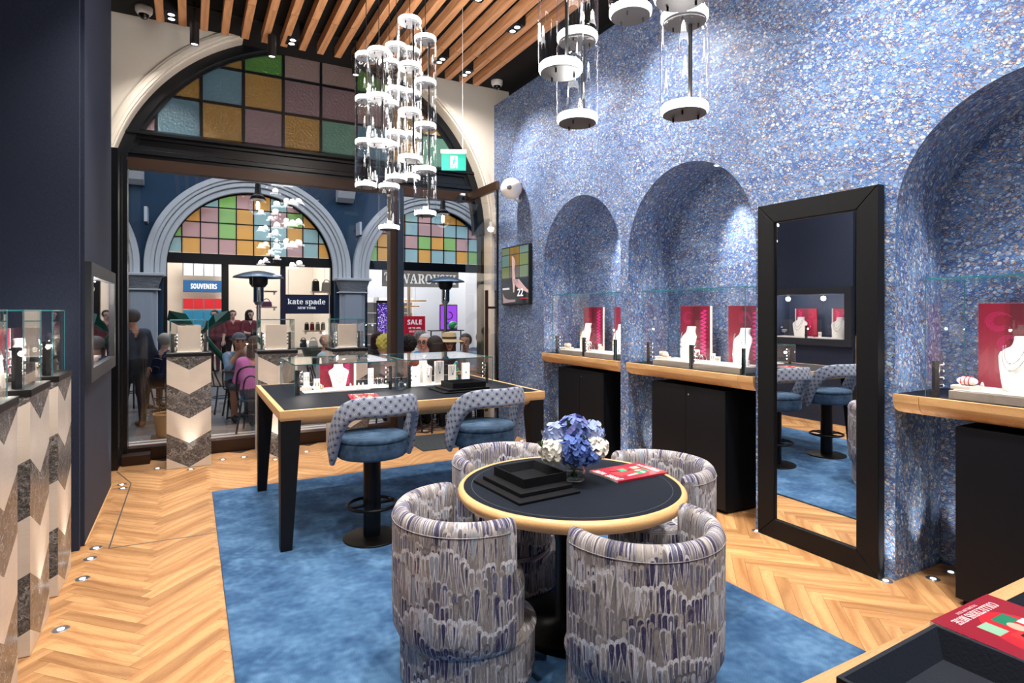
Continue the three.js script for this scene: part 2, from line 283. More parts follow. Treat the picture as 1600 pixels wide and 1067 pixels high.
// left side: pier, showcase wall, walls behind the camera
struct('wall_left', [bx(-1.95, -1.82, 0, CEIL, -7.7, 2.7)], M.navy, 'navy woven fabric wall');
struct('wall_back', [bx(-1.95, 4.45, 0, CEIL, 2.6, 2.72)], M.navy, 'navy wall behind');
struct('wall_pier', [bx(-1.82, -0.67, 0, CEIL, -5.03, -4.985)], M.navy, 'navy woven fabric pier');
struct('trim_4', [bx(-0.74, -0.71, 0, 1.3, -5.07, -5.03)], M.oak, 'oak edge in the gap beside the navy pier');
struct('wall_showcase', [bx(-0.78, -0.65, 0, 1.22, -6.65, -5.07), bx(-0.78, -0.65, 1.93, CEIL, -6.65, -5.07), bx(-0.78, -0.65, 1.22, 1.93, -5.17, -5.07), bx(-0.78, -0.65, 1.22, 1.93, -6.65, -6.5), bx(-1.82, -0.78, 0, CEIL, -6.65, -6.58)], M.navy, 'navy fabric wall with built-in showcase');
struct('baseboard_left', [bx(-0.65, -0.64, 0.0, 0.012, -6.65, -5.07)], M.oak, 'thin oak strip at the foot of the showcase wall');
// far wall: cream plaster with a great arch
const AX = 1.47, AY = 2.74, AR = 2.28;
{
  const s = new THREE.Shape(); s.moveTo(-1.9, 0); s.lineTo(AX - AR, 0); s.lineTo(AX - AR, AY); s.absarc(AX, AY, AR, PI, 0, true); s.lineTo(AX + AR, 0); s.lineTo(4.5, 0); s.lineTo(4.5, 5.6); s.lineTo(-1.9, 5.6); s.closePath();
  struct('wall_far', new THREE.ExtrudeGeometry(s, { depth: 0.2, bevelEnabled: true, bevelThickness: 0.02, bevelSize: 0.02, bevelSegments: 2, curveSegments: 48 }).translate(0, 0, ZF - 0.22), M.cream, 'cream plaster wall around the great arch');
  const ring = (r0, r1, d, z) => { const q = new THREE.Shape(); q.absarc(AX, AY, r1, 0, PI, false); q.absarc(AX, AY, r0, PI, 0, true); return new THREE.ExtrudeGeometry(q, { depth: d, bevelEnabled: false, curveSegments: 48 }).translate(0, 0, z); };
  struct('trim_5', [ring(AR - 0.005, AR + 0.085, 0.03, ZF), ring(AR + 0.02, AR + 0.06, 0.045, ZF)], M.cream, 'cream plaster moulding around the arch');
  struct('trim_6', [ring(AR - 0.12, AR - 0.02, 0.14, ZF - 0.34), ring(AR - 0.16, AR - 0.12, 0.09, ZF - 0.34)], M.frame, 'black timber arch frame');
  // moulded transom across the arch
  const prof = [[0, 3.34], [0.10, 3.34], [0.10, 3.375], [0.13, 3.385], [0.13, 3.43], [0.07, 3.45], [0.07, 3.55], [0.10, 3.56], [0.10, 3.585], [0.16, 3.60], [0.16, 3.63], [0.12, 3.66], [0, 3.66]];
  struct('trim_7', [extr(poly(prof), 4.36).rotateY(-PI / 2).translate(3.62, 0, 0).rotateY(0).translate(0, 0, -7.78)].map((g) => g), M.frame, 'black moulded transom under the coloured fanlight');
  struct('trim_8', [bx(-0.66, 3.6, 3.22, 3.34, -7.79, -7.66)], M.bronze, 'brown metal head of the shop window');
  struct('trim_9', [bx(-0.76, -0.64, 0, 3.34, -7.78, -7.5), bx(-0.72, -0.655, 0, 3.34, -7.5, -7.3), bx(-0.64, -0.6, 0, 3.3, -7.78, -7.62)], M.frame, 'black moulded jamb of the shop front');
  struct('trim_10', [bx(-0.64, 2.34, 0, 0.14, -7.8, -7.66), bx(-0.64, -0.38, 0, 0.1, -7.66, -7.45)], M.bronze, 'brown kick rail below the shop window');
  struct('trim_11', [bx(2.34, 2.425, 0, 3.3, -7.8, -7.64)], M.bronze, 'brown door post');
  struct('trim_12', [bx(2.425, 2.51, 0, 3.3, -7.8, -7.6)], flat(38, 52, 70, 0.4, 0.2), 'blue grey door post');
  struct('trim_13', [bx(3.68, 3.78, 0, 3.3, -7.8, -7.66)], M.frame, 'black jamb beside the open door');
}
// fanlight of coloured glass
{
  const win = struct('window_1', null, null, 'arched fanlight of coloured glass squares');
  const R = AR - 0.13, yb = 3.66, P = []; for (let i = 0; i <= 80; i++) { const a = PI * i / 80; P.push([AX + R * Math.cos(a), AY + R * Math.sin(a)]); }
  const C = { m: [178, 152, 158], b: [134, 178, 194], a: [208, 174, 96], g: [128, 188, 96], t: [132, 184, 166], p: [200, 178, 172] };
  const rows = ['mbamatbatg', 'mabammpaaam', 'bmagppgmabm'];
  const ripple = noiseTex(0.4, [0, 0, 0], [255, 255, 255], 14, 256, 9); const gl = {}; for (const k in C) gl[k] = phys({ color: hex(...C[k]), transmission: 0.7, roughness: 0.2, thickness: 0, bumpMap: ripple, bumpScale: 0.006 });
  const xs = Array.from({ length: 12 }, (_, i) => -0.78 + 0.4475 * i), ys = [yb, 4.09, 4.52, 4.95];
  for (let j = 0; j < 3; j++) for (let i = 0; i < 11; i++) {
    const Q = clipRect(P, xs[i] + 0.014, xs[i + 1] - 0.014, ys[j] + 0.014, ys[j + 1] - 0.014);
    if (Q.length < 3 || Math.abs(area(Q)) < 0.004) continue;
    part(win, 'glass_pane', boxUV(extr(poly(Q), 0.006)).translate(0, 0, -7.735), gl[rows[j][i] || 'm']);
  }
  for (let i = 1; i < 11; i++) { const h = Math.sqrt(Math.max(0, R * R - (xs[i] - AX) ** 2)) + AY; if (h > yb + 0.05) part(win, 'glazing_bar', bx(xs[i] - 0.015, xs[i] + 0.015, yb, Math.min(h + 0.01, 5.0), -7.76, -7.705), M.frame); }
  for (const y of [4.09, 4.52]) { const w = Math.sqrt(R * R - (y - AY) ** 2); part(win, 'glazing_bar', bx(AX - w - 0.01, AX + w + 0.01, y - 0.015, y + 0.015, -7.755, -7.71), M.frame); }
}
{
  const w = struct('window_2', null, null, 'tall clear shop window');
  part(w, 'glass_pane', bx(-0.6, 0.66, 0.14, 3.22, -7.729, -7.72), M.glass);
  part(w, 'glass_pane', bx(0.664, 2.34, 0.14, 3.22, -7.729, -7.72), M.glass);
  const d = struct('door_1', null, null, 'tall glass door standing open into the shop');
  part(d, 'top_rail', bx(3.425, 3.475, 3.2, 3.31, -7.7, -6.68), M.bronze);
  part(d, 'bottom_rail', bx(3.43, 3.47, 0.02, 0.12, -7.7, -6.68), M.bronze);
  part(d, 'stile', bx(3.438, 3.462, 0.12, 3.2, -6.7, -6.68), M.frame);
  part(d, 'glass_pane', bx(3.445, 3.455, 0.12, 3.2, -7.68, -6.7), M.caseGlass);
  for (const s of [-1, 1]) { const h = part(d, 'handle', [bx(3.45 + s * 0.075 - 0.018, 3.45 + s * 0.075 + 0.018, 0.35, 1.92, -6.87, -6.84)], M.bronze); part(h, 'standoff', [bx(3.45, 3.45 + s * 0.075, 1.68, 1.71, -6.865, -6.845), bx(3.45, 3.45 + s * 0.075, 0.55, 0.58, -6.865, -6.845)], M.bronze); }
}
// rug and entrance mat
solo('area_rug', rbox(2.68, 0.014, 5.0, 0.006, 1.515, 0.0075, -3.49), M.rug, 'large blue cut-pile rug under the tables', 'rug');
{
  const m = thing('entrance_mat', 'dark grey ribbed entrance mat inside the open door', 'mat', [2.95, 0, -6.98]);
  part(m, 'backing', bx(-0.55, 0.68, 0.001, 0.006, -0.42, 0.42), flat(44, 48, 52, 0.95));
  for (let i = 0; i < 24; i++) part(m, 'rib', bx(-0.55, 0.68, 0.006, 0.010, -0.41 + i * 0.035, -0.41 + i * 0.035 + 0.02), flat(66, 72, 76, 0.95));
}
// ---------- furniture ----------
// high table: leather top framed in oak with an undercut edge, four tapered black legs
function highTable(label, x0, x1, z0, z1, y) {
  const cx = (x0 + x1) / 2, cz = (z0 + z1) / 2, w = x1 - x0, d = z1 - z0;
  const t = thing('high_table', label, 'table', [cx, 0, cz]);
  part(t, 'leather_top', boxUV(new RoundedBoxGeometry(w - 0.07, 0.012, d - 0.07, 1, 0.002)).translate(0, y - 0.005, 0), M.leather);
  // rails with a quarter-round underside
  const prof = new THREE.Shape(); prof.moveTo(0, 0); prof.lineTo(0, -0.045); prof.quadraticCurveTo(0.01, -0.105, 0.09, -0.12); prof.lineTo(0.13, -0.12); prof.lineTo(0.13, -0.02); prof.lineTo(0.035, -0.02); prof.lineTo(0.035, 0); prof.closePath();
  const rail = (len) => { // runs along x, outer face towards +z
    const g = extr(prof, len).translate(0, 0, -len / 2).rotateY(PI / 2); const p = g.attributes.position; // now profile x -> -z, length -> x
    for (let i = 0; i < p.count; i++) { const inn = -p.getZ(i), s = Math.sign(p.getX(i)); p.setX(i, p.getX(i) - s * -0 - s * inn); }
    g.computeVertexNormals(); return boxUV(toCreasedNormals(g, 0.6), false, rnd() * 3, rnd());
  };
  const put = (g, ry, px, pz) => part(t, 'edge_rail', xf(g, [px, y, pz], ry), M.oak);
  put(rail(w).translate(0, 0, 0), PI, 0, -d / 2); put(rail(w), 0, 0, d / 2); put(rail(d), PI / 2, w / 2, 0); put(rail(d), -PI / 2, -w / 2, 0);
  part(t, 'apron', bx(-w / 2 + 0.12, w / 2 - 0.12, y - 0.12, y - 0.015, -d / 2 + 0.12, d / 2 - 0.12), M.black);
  for (const sx of [-1, 1]) for (const sz of [-1, 1]) {
    const g = new THREE.BoxGeometry(1, 1, 1), p = g.attributes.position;
    for (let i = 0; i < p.count; i++) { const top = p.getY(i) > 0, k = top ? 0.135 : 0.075, out = (p.getX(i) > 0) === (sx > 0), oz = (p.getZ(i) > 0) === (sz > 0); p.setXYZ(i, sx * (w / 2 - 0.008 - (out ? 0 : k)), top ? y - 0.047 : 0.0145, sz * (d / 2 - 0.008 - (oz ? 0 : k))); }
    g.computeVertexNormals(); part(t, 'leg', boxUV(g), M.blackLeather);
  }
  return t;
}
const TY = 0.97;
highTable('long high table with black leather top and oak edge holding two glass cases', 0.53, 2.64, -5.86, -4.24, TY);
highTable('nearest high table at lower right edge with dark leather top', 0.85, 3.05, -0.69, 0.9, TY);

// bar stools
function barStool(label, x, z, turn) {
  const t = thing('bar_stool', label, 'stool', [x, 0.0145, z], turn, 'blue velvet bar stools');
  part(t, 'base', lathe([[0, 0.022], [0.05, 0.022], [0.06, 0.02], [0.2, 0.012], [0.205, 0.008], [0.205, 0], [0, 0]], 40), M.blackMetal);
  part(t, 'column', cyl(0.062, 0.062, 0.6, 0, 0.01, 0, 28), M.blackMetal);
  part(t, 'foot_ring', [tor(0.17, 0.012, 0, 0.24, 0, 48), xf(box(0.34, 0.016, 0.022), [0, 0.24, 0]), xf(box(0.34, 0.016, 0.022), [0, 0.24, 0], PI / 2)], M.blackMetal);
  const seat = part(t, 'seat', cylUV(lathe([[0, 0.60], [0.235, 0.60], [0.252, 0.615], [0.256, 0.66], [0.254, 0.705], [0.246, 0.715], [0, 0.715]], 48), 0.26), M.velvet);
  part(seat, 'cushion', cylUV(lathe([[0.236, 0.713], [0.252, 0.718], [0.256, 0.732], [0.246, 0.750], [0.2, 0.758], [0, 0.762]], 48), 0.26), M.velvet);
  // back: a padded band rising from both sides of the seat to the back
  const path = [], N = 40; for (let i = 0; i <= N; i++) { const s = i / N * 2 - 1, ph = s * 1.72, e = Math.pow(Math.abs(s), 4.6), y = 0.585 + 0.405 * (1 - e); path.push(V3(0.285 * Math.sin(ph), y, 0.265 * Math.cos(ph) + 0.05 * (1 - e))); }
  const P = [], UV = [], I = [], K = 24, curve = new THREE.CatmullRomCurve3(path), NS = 56; let len = 0, prev = null;
  for (let i = 0; i <= NS; i++) {
    const u = i / NS, c = curve.getPoint(u), tg = curve.getTangent(u); if (prev) len += c.distanceTo(prev); prev = c;
    const rad = V3(c.x, 0.06, c.z).normalize(), wd = V3().crossVectors(tg, rad).normalize(), nr = V3().crossVectors(wd, tg).normalize();
    const end = Math.min(1, Math.min(u, 1 - u) * 60), hw = 0.068 * (0.85 + 0.15 * Math.sqrt(end)), ht = 0.03 * (0.6 + 0.4 * Math.sqrt(end));
    let av = 0, lq = null; for (let k = 0; k < K; k++) { const a = k / K * 2 * PI, ca = Math.cos(a), sn = Math.sin(a), q = V3().copy(c).addScaledVector(wd, hw * Math.sign(ca) * Math.pow(Math.abs(ca), 0.5)).addScaledVector(nr, ht * Math.sign(sn) * Math.pow(Math.abs(sn), 0.6)); if (lq) av += q.distanceTo(lq); lq = q; P.push(q.x, q.y, q.z); UV.push(len, av); }
  }
  for (let i = 0; i < NS; i++) for (let k = 0; k < K; k++) { const a = i * K + k, b = i * K + (k + 1) % K, c2 = a + K, d = b + K; I.push(a, b, c2, b, d, c2); }
  for (let k = 1; k < K - 1; k++) { I.push(0, k + 1, k); const o = NS * K; I.push(o, o + k, o + k + 1); }
  const g = new THREE.BufferGeometry(); g.setAttribute('position', new THREE.Float32BufferAttribute(P, 3)); g.setAttribute('uv', new THREE.Float32BufferAttribute(UV, 2)); g.setIndex(I); g.computeVertexNormals();
  part(t, 'backrest', g, M.stool); return t;
}
function cylUV(g, r) { const p = g.attributes.position, uv = g.attributes.uv; for (let i = 0; i < p.count; i++) { const x = p.getX(i), z = p.getZ(i), rad = Math.hypot(x, z); uv.setXY(i, rad > r * 0.93 ? uv.getX(i) * 2 * PI * r : x, rad > r * 0.93 ? p.getY(i) : z); } return g; }
barStool('blue velvet bar stool on round black base, left of the pair at the long table', 1.155, -4.22, 0.12);
barStool('blue velvet bar stool behind the round table, right of the pair', 2.03, -4.2, 0.1);

// round table
const RT = [1.745, 0.75, -2.55];
{
  const t = thing('round_table', 'round low table with black leather top and rounded oak rim', 'table', [RT[0], 0.0145, RT[2]]), y = RT[1] - 0.0145;
  part(t, 'leather_top', cylUV(lathe([[0, y], [0.555, y], [0.558, y - 0.002], [0.558, y - 0.012]], 96), 9), M.leather);
  part(t, 'stitching', lathe([[0.515, y + 0.0004], [0.5165, y + 0.001], [0.518, y + 0.0004]], 96), flat(60, 66, 76, 0.8));
  part(t, 'rim', (() => { const g = lathe([[0.557, y - 0.004], [0.559, y + 0.003], [0.572, y + 0.002], [0.585, y - 0.012], [0.588, y - 0.03], [0.572, y - 0.055], [0.53, y - 0.068], [0.3, y - 0.07]], 128); const p = g.attributes.position, uv = g.attributes.uv; for (let i = 0; i < p.count; i++) uv.setXY(i, uv.getX(i) * 3.6, uv.getY(i) * 0.12); return g; })(), M.oak);
  part(t, 'pedestal', lathe([[0.3, y - 0.07], [0.12, y - 0.1], [0.08, y - 0.3], [0.08, 0.05], [0.3, 0.03], [0.31, 0.0], [0, 0]], 40), M.blackMetal);
}
// tub chairs: half-round upholstered shell on a drum base with a round seat
function tubChair(label, x, z, turn) {
  const t = thing('tub_chair', label, 'chair', [x, 0.0145, z], turn, 'marbled tub chairs around the round table');
  const R = 0.345, r = 0.265, y0 = 0.2, y1 = 0.765, mid = (R + r) / 2, th = (R - r) / 2, ends = 0.0;
  // shell: section swept round the back, rounded at the top and at both ends
  const sec = []; sec.push([-th, y0 + 0.012], [-th, y1 - 0.06]); for (let i = 1; i < 8; i++) { const a = PI - PI * i / 8; sec.push([th * Math.cos(a), y1 - 0.06 + 0.06 * Math.sin(a)]); } sec.push([th, y1 - 0.06], [th, 0.5], [th, 0.34], [th - 0.003, y0 + 0.05], [th - 0.02, y0 + 0.012], [0.01, y0], [-th + 0.01, y0]);
  const NA = 64, span = PI * 0.5 + 0.06, P = [], UV = [], I = [], K = sec.length; let per = [0]; for (let k = 1; k < K; k++) per.push(per[k - 1] + Math.hypot(sec[k][0] - sec[k - 1][0], sec[k][1] - sec[k - 1][1]));
  const rows = []; for (let i = 0; i <= NA; i++) rows.push([-span + 2 * span * i / NA, 0]);
  for (let e = 1; e <= 6; e++) { rows.unshift([-span, e / 6]); rows.push([span, e / 6]); }
  rows.forEach(([a, e]) => {
    const sh = Math.sqrt(Math.max(0, 1 - e * e)), adv = 0.055 * e; // the ends close in a soft curve
    for (let k = 0; k < K; k++) {
      const [dx, yy] = sec[k], rad = mid + dx * (e ? sh : 1), top = y1 - 0.06, cap = yy > top ? yy - 0.03 * (1 - sh) : yy;
      const ex = Math.sin(a) * rad, ez = Math.cos(a) * rad, tx = Math.cos(a) * Math.sign(a), tz = -Math.sin(a) * Math.sign(a);
      P.push(ex + tx * adv, cap, ez + tz * adv); UV.push(a * 0.34 + Math.sign(a) * adv, yy + dx * 0.6);
    }
  });
  for (let i = 0; i < rows.length - 1; i++) for (let k = 0; k < K; k++) { const k2 = (k + 1) % K, a = i * K + k, b = i * K + k2, c = a + K, d = b + K; I.push(a, c, b, b, c, d); }
  const g = new THREE.BufferGeometry(); g.setAttribute('position', new THREE.Float32BufferAttribute(P, 3)); g.setAttribute('uv', new THREE.Float32BufferAttribute(UV.map((v, i) => i % 2 ? v : v), 2)); g.setIndex(I);
  const ng = toCreasedNormals(g.toNonIndexed(), 0.9);
  const sh = part(t, 'shell', ng, M.chair);
  part(sh, 'piping', tube(Array.from({ length: 33 }, (_, i) => { const a = -span + 2 * span * i / 32; return [Math.sin(a) * (R + 0.001), y1 - 0.052, Math.cos(a) * (R + 0.0005)]; }), 0.0022, 80, 6), M.chair);
  const wrapUV = (q, rr_) => { const p = q.attributes.position, uv = q.attributes.uv; for (let i = 0; i < p.count; i++) { const xx = p.getX(i), zz = p.getZ(i), d = Math.hypot(xx, zz); uv.setXY(i, d > rr_ * 0.95 ? uv.getX(i) * 2 * PI * rr_ : xx, d > rr_ * 0.95 ? p.getY(i) : zz); } return q; };
  part(t, 'base', wrapUV(lathe([[0, 0], [0.305, 0], [0.31, 0.012], [0.31, 0.2], [0.318, 0.215], [0, 0.215]], 56), 0.31), M.chair);
  part(t, 'seat', wrapUV(lathe([[0, 0.21], [0.325, 0.21], [0.33, 0.225], [0.33, 0.30]].map(([a, b]) => [Math.min(a, 0.262), b]).concat([[0.262, 0.40], [0.255, 0.432], [0.235, 0.447], [0.1, 0.455], [0, 0.456]]), 56).translate(0, 0, -0.0), 0.262), M.chair);
  return t;
}
tubChair('marbled tub chair nearest the camera, its back turned this way', 1.672, -1.93, 0);
tubChair('marbled tub chair at left of the round table, beside the rug edge', 1.13, -2.49, -PI / 2 + 0.05);
tubChair('marbled tub chair on the far side of the round table, by the trays', 1.72, -3.19, PI + 0.1);
tubChair('marbled tub chair at right of the round table beside the magazine', 2.36, -2.6, PI / 2 - 0.03);

// standing mirror against the wall
{
  const t = thing('standing_mirror', 'tall standing mirror in a wide black leather frame', 'mirror', [3.71, 0, -2.53], -0.013), w = 0.885, h = 2.43, b = 0.14, d = 0.07, ib = b;
  const quad = (pts) => { const g = extr(poly(pts), d, 0.008).rotateY(-PI / 2).translate(d, 0, 0); return boxUV(g); };  // x of shape -> z
  const H = w / 2;
  part(t, 'frame_rail', quad([[-H, 0], [H, 0], [H - b, ib], [-H + b, ib]]), M.blackLeather); part(t, 'frame_rail', quad([[-H, h], [-H + b, h - ib], [H - b, h - ib], [H, h]]), M.blackLeather);
  part(t, 'frame_stile', quad([[-H, 0], [-H + b, ib], [-H + b, h - ib], [-H, h]]), M.blackLeather); part(t, 'frame_stile', quad([[H, 0], [H, h], [H - b, h - ib], [H - b, ib]]), M.blackLeather);
  part(t, 'mirror_glass', bx(0.022, 0.06, ib - 0.005, h - ib + 0.005, -H + b - 0.005, H - b + 0.005), M.mirror, 'silvered mirror glass');
  part(t, 'bevel', [bx(0.012, 0.022, ib, h - ib, -H + b - 0.001, -H + b + 0.004), bx(0.012, 0.022, ib, h - ib, H - b - 0.004, H - b + 0.001)], M.blackMetal);
}
// counters in the niches, cabinets below them
const CT = 1.147;
NICHES.forEach(([z, r], i) => {
  const which = ['farthest arched niche', 'middle arched niche', 'nearest arched niche beside the mirror'][i];
  const t = thing('niche_counter', `oak fronted counter set into the ${which}`, 'counter', [XW, 0, z]);
  const prof = new THREE.Shape(); prof.moveTo(-0.03, 0); prof.lineTo(-0.03, -0.045); prof.quadraticCurveTo(-0.02, -0.10, 0.05, -0.115); prof.lineTo(0.09, -0.115); prof.lineTo(0.09, -0.012); prof.lineTo(0.0, -0.012); prof.lineTo(0, 0); prof.closePath();
  const cut = i < 2 ? 0.6 : -0.572, rail = (a, b, nm) => part(t, nm, boxUV(extr(prof, b - a - 0.003, 0.001).translate(0, CT, a), false, rnd(), rnd()), M.oak);
  rail(-r + 0.001, cut, 'front_rail'); rail(cut, r - 0.001, 'front_rail');
  part(t, 'leather_top', bx(0.001, XN - XW - 0.001, CT - 0.012, CT, -r + 0.002, r - 0.002), M.leather);
  part(t, 'underside', bx(0.09, XN - XW - 0.001, CT - 0.115, CT - 0.013, -r + 0.002, r - 0.002), M.black);
  const c = thing('base_cabinet', `black two-door cabinet under the counter of the ${which}`, 'cabinet', [XW, 0, z + (i === 2 ? 0.03 : 0.02)]);
  part(c, 'body', bx(0.024, 0.48, 0.03, 1.0, -0.43, 0.43), M.cabinet); part(c, 'plinth', bx(0.05, 0.46, 0, 0.03, -0.41, 0.41), M.black);
  for (const s of [-1, 1]) { const d = part(c, 'door', rbox(0.02, 0.965, 0.427, 0.003, 0.012, 0.518, s * 0.2155), M.cabinet); if (s > 0) part(d, 'lock', cyl(0.008, 0.008, 0.006).rotateZ(PI / 2).translate(0.002, 0.93, 0.035), M.chrome); }
});
// chevron pedestals of inlaid stone
function chevronFace(parent, w, h, place, phase = 0, flip = false) {   // face lies in x-y, centred on x, foot at y=0, 6 mm proud
  const band = 0.2195 * h, rise = 0.117;
  for (let k = -2; k < 7; k++) for (const s of [-1, 1]) {
    const yTop = h - 0.0 - (k) * band - phase; // height of the chevron point at the middle
    // a half band: from the middle (x=0) to the side
    let P = s < 0 ? [[-w / 2, yTop + rise], [-w / 2, yTop + rise - band], [0, yTop - band], [0, yTop]] : [[0, yTop], [0, yTop - band], [w / 2, yTop + rise - band], [w / 2, yTop + rise]];
    P = clipRect(P, -w / 2 + 0.0005, w / 2 - 0.0005, 0.004, h); if (P.length < 3) continue; P = clipRect(P, s < 0 ? -w / 2 : 0.0004, s < 0 ? -0.0004 : w / 2, 0, h); if (P.length < 3 || Math.abs(area(P)) < 1e-4) continue;
    const dark = (k + 20) % 2 === 1, g = boxUV(extr(poly(P), 0.006), false, rnd() * 2, rnd() * 2);
    place(part(parent, dark ? 'dark_stone_inlay' : 'pale_stone_inlay', g, dark ? M.darkStone : M.creamStone));
  }
}
function pedestal(label, x, z, w, h, faces, group) {
  const t = thing('pedestal', label, 'pedestal', [x, 0, z], 0, group);
  part(t, 'core', bx(-w / 2 + 0.006, w / 2 - 0.006, 0.012, h, -w / 2 + 0.006, w / 2 - 0.006), M.creamStone);
  part(t, 'foot', bx(-w / 2 + 0.02, w / 2 - 0.02, 0, 0.012, -w / 2 + 0.02, w / 2 - 0.02), M.black);
  part(t, 'top_slab', rbox(w + 0.012, 0.035, w + 0.012, 0.004, 0, h + 0.0175, 0), M.blackLeather);
  for (const f of faces) chevronFace(t, w - 0.001, h, (o) => { if (f === 'z') o.position.set(0, 0, w / 2 - 0.006); else { o.rotation.y = PI / 2; o.position.set(w / 2 - 0.006, 0, 0); } }, 0.14);
  return t;
}
// glass case: five panes, teal edges
function glassCase(label, x, y, z, w, h, d, turn = 0, group) {
  const t = thing('glass_case', label, 'display case', [x, y, z], turn, group), th = 0.006, e = 0.004;
  part(t, 'front_pane', bx(-w / 2, w / 2, 0, h, d / 2 - th, d / 2), M.caseGlass); part(t, 'back_pane', bx(-w / 2, w / 2, 0, h, -d / 2, -d / 2 + th), M.caseGlass);
  part(t, 'side_pane', bx(-w / 2, -w / 2 + th, 0, h, -d / 2 + th, d / 2 - th), M.caseGlass); part(t, 'side_pane', bx(w / 2 - th, w / 2, 0, h, -d / 2 + th, d / 2 - th), M.caseGlass);
  part(t, 'top_pane', bx(-w / 2, w / 2, h, h + th, -d / 2, d / 2), M.caseGlass);
  const E = []; for (const s of [-1, 1]) { E.push(bx(-w / 2 - 0.001, w / 2 + 0.001, h - 0.001, h + th + 0.001, s * d / 2 - e / 2, s * d / 2 + e / 2), bx(s * w / 2 - e / 2, s * w / 2 + e / 2, h - 0.001, h + th + 0.001, -d / 2, d / 2)); for (const q of [-1, 1]) E.push(bx(s * w / 2 - e / 2, s * w / 2 + e / 2, 0, h, q * d / 2 - e / 2, q * d / 2 + e / 2)); }
  part(t, 'glass_edge', E, M.edge, 'teal glass edges'); return t;
}
// black post with small adjustable lamps
function lampPost(label, x, y, z, h, turn, power = 0.5) {
  const t = thing('case_light_post', label, 'light post', [x, y, z], turn, 'black lamp posts inside the cases');
  part(t, 'post', rbox(0.028, h, 0.034, 0.003, 0, h / 2, 0), M.black);
  for (let k = 0; k < 4; k++) { const yy = h * (0.93 - k * 0.2); const o = part(t, 'lamp_head', cyl(0.008, 0.008, 0.026, 0, 0, 0, 10).rotateZ(-PI / 2).translate(0.012, yy, 0), M.black); part(o, 'lens', cyl(0.0065, 0.0065, 0.002, 0, 0, 0, 10).rotateZ(-PI / 2).translate(0.038, yy, 0), glow(1, 0.97, 0.92, 12)); }
  const q = V3(0.06, h * 0.75, 0).applyAxisAngle(V3(0, 1, 0), turn); pointLight(0xfff4e6, power, [x + q.x, y + q.y, z + q.z], 0.7);
  return t;
}
// ---------- pedestals, cases and what lies in them ----------
const fed = [['left', -0.008, 'chevron stone pedestal in front of the shop window, leftmost of three'], ['middle', 0.87, 'chevron stone pedestal at the shop window, half hidden by the long table'], ['right', 1.678, 'chevron stone pedestal at the shop window, behind the long table']];
fed.forEach(([w, x, label], i) => {
  const z = -7.29; pedestal(label, x, z, 0.415, 1.17, ['z'], 'pedestals at the shop window'); const y = 1.205;
  glassCase(`small glass case on the ${w} window pedestal`, x, y, z, 0.36, 0.345, 0.34);
  const p = thing('backdrop_stand', `plain beige backdrop inside the ${w} window case`, 'backdrop', [x + 0.0, y, z + 0.05]);
  part(p, 'board', rbox(0.225, 0.275, 0.02, 0.003, 0, 0.15, 0), flat(206, 194, 180, 0.85)); part(p, 'foot', rbox(0.24, 0.012, 0.08, 0.003, 0, 0.006, 0), M.acrylic);
  lampPost(`lamp post at left in the ${w} window case`, x - 0.155, y, z - 0.02, 0.2, 0.2, 0.25); lampPost(`lamp post at right in the ${w} window case`, x + 0.155, y, z - 0.02, 0.2, PI - 0.2, 0.25);
});
const leftPed = [['farthest', -4.458], ['middle', -3.785], ['nearest', -3.12]];
const redCardTex = (k) => ctex(320, 420, (g, w, h) => {
  g.fillStyle = rgb(112, 8, 36); g.fillRect(0, 0, w, h); g.fillStyle = rgb(126, 12, 44); g.fillRect(0, 0, w * 0.35, h); g.fillStyle = rgb(88, 6, 30); g.fillRect(w * 0.42, 0, w * 0.26, h);
  g.strokeStyle = rgb(176, 20, 96); g.lineWidth = 2.5; // leafy print
  for (let j = 0; j < 3; j++) { const cx = w * (0.3 + 0.16 * ((j + k) % 3)), cy = h * (0.25 + 0.27 * j); for (let i = 0; i < 9; i++) { const a = i * 0.33 + k; g.beginPath(); g.ellipse(cx, cy, 14 + i * 7, 10 + i * 6, a * 0.2, a, a + 2.4); g.stroke(); } }
  g.strokeStyle = rgb(206, 30, 130); g.lineWidth = 9; g.beginPath(); for (let i = 0; i < 60; i++) { const y = 30 + i * 6, x = w * 0.8 + Math.sin(i * 1.25) * 26; i ? g.lineTo(x, y) : g.moveTo(x, y); } g.stroke();
});
const redCards = [0, 1].map((k) => std({ map: redCardTex(k), roughness: 0.5 })), redPlain = flat(150, 14, 46, 0.5);
function redPanel(label, x, y, z, turn, w = 0.385, h = 0.5, k = 0) {
  const t = thing('poster_panel', label, 'poster panel', [x, y, z], turn, 'red printed panels in the cases');
  part(t, 'board', rbox(w, h, 0.012, 0.002, 0, h / 2, 0), redPlain); part(t, 'print', new THREE.PlaneGeometry(w - 0.004, h - 0.004).translate(0, h / 2, 0.0066), redCards[k % 2]);
  part(t, 'white_edge', bx(w / 2 + 0.001, w / 2 + 0.02, 0, h, -0.006, 0.006), M.acrylic); return t;
}
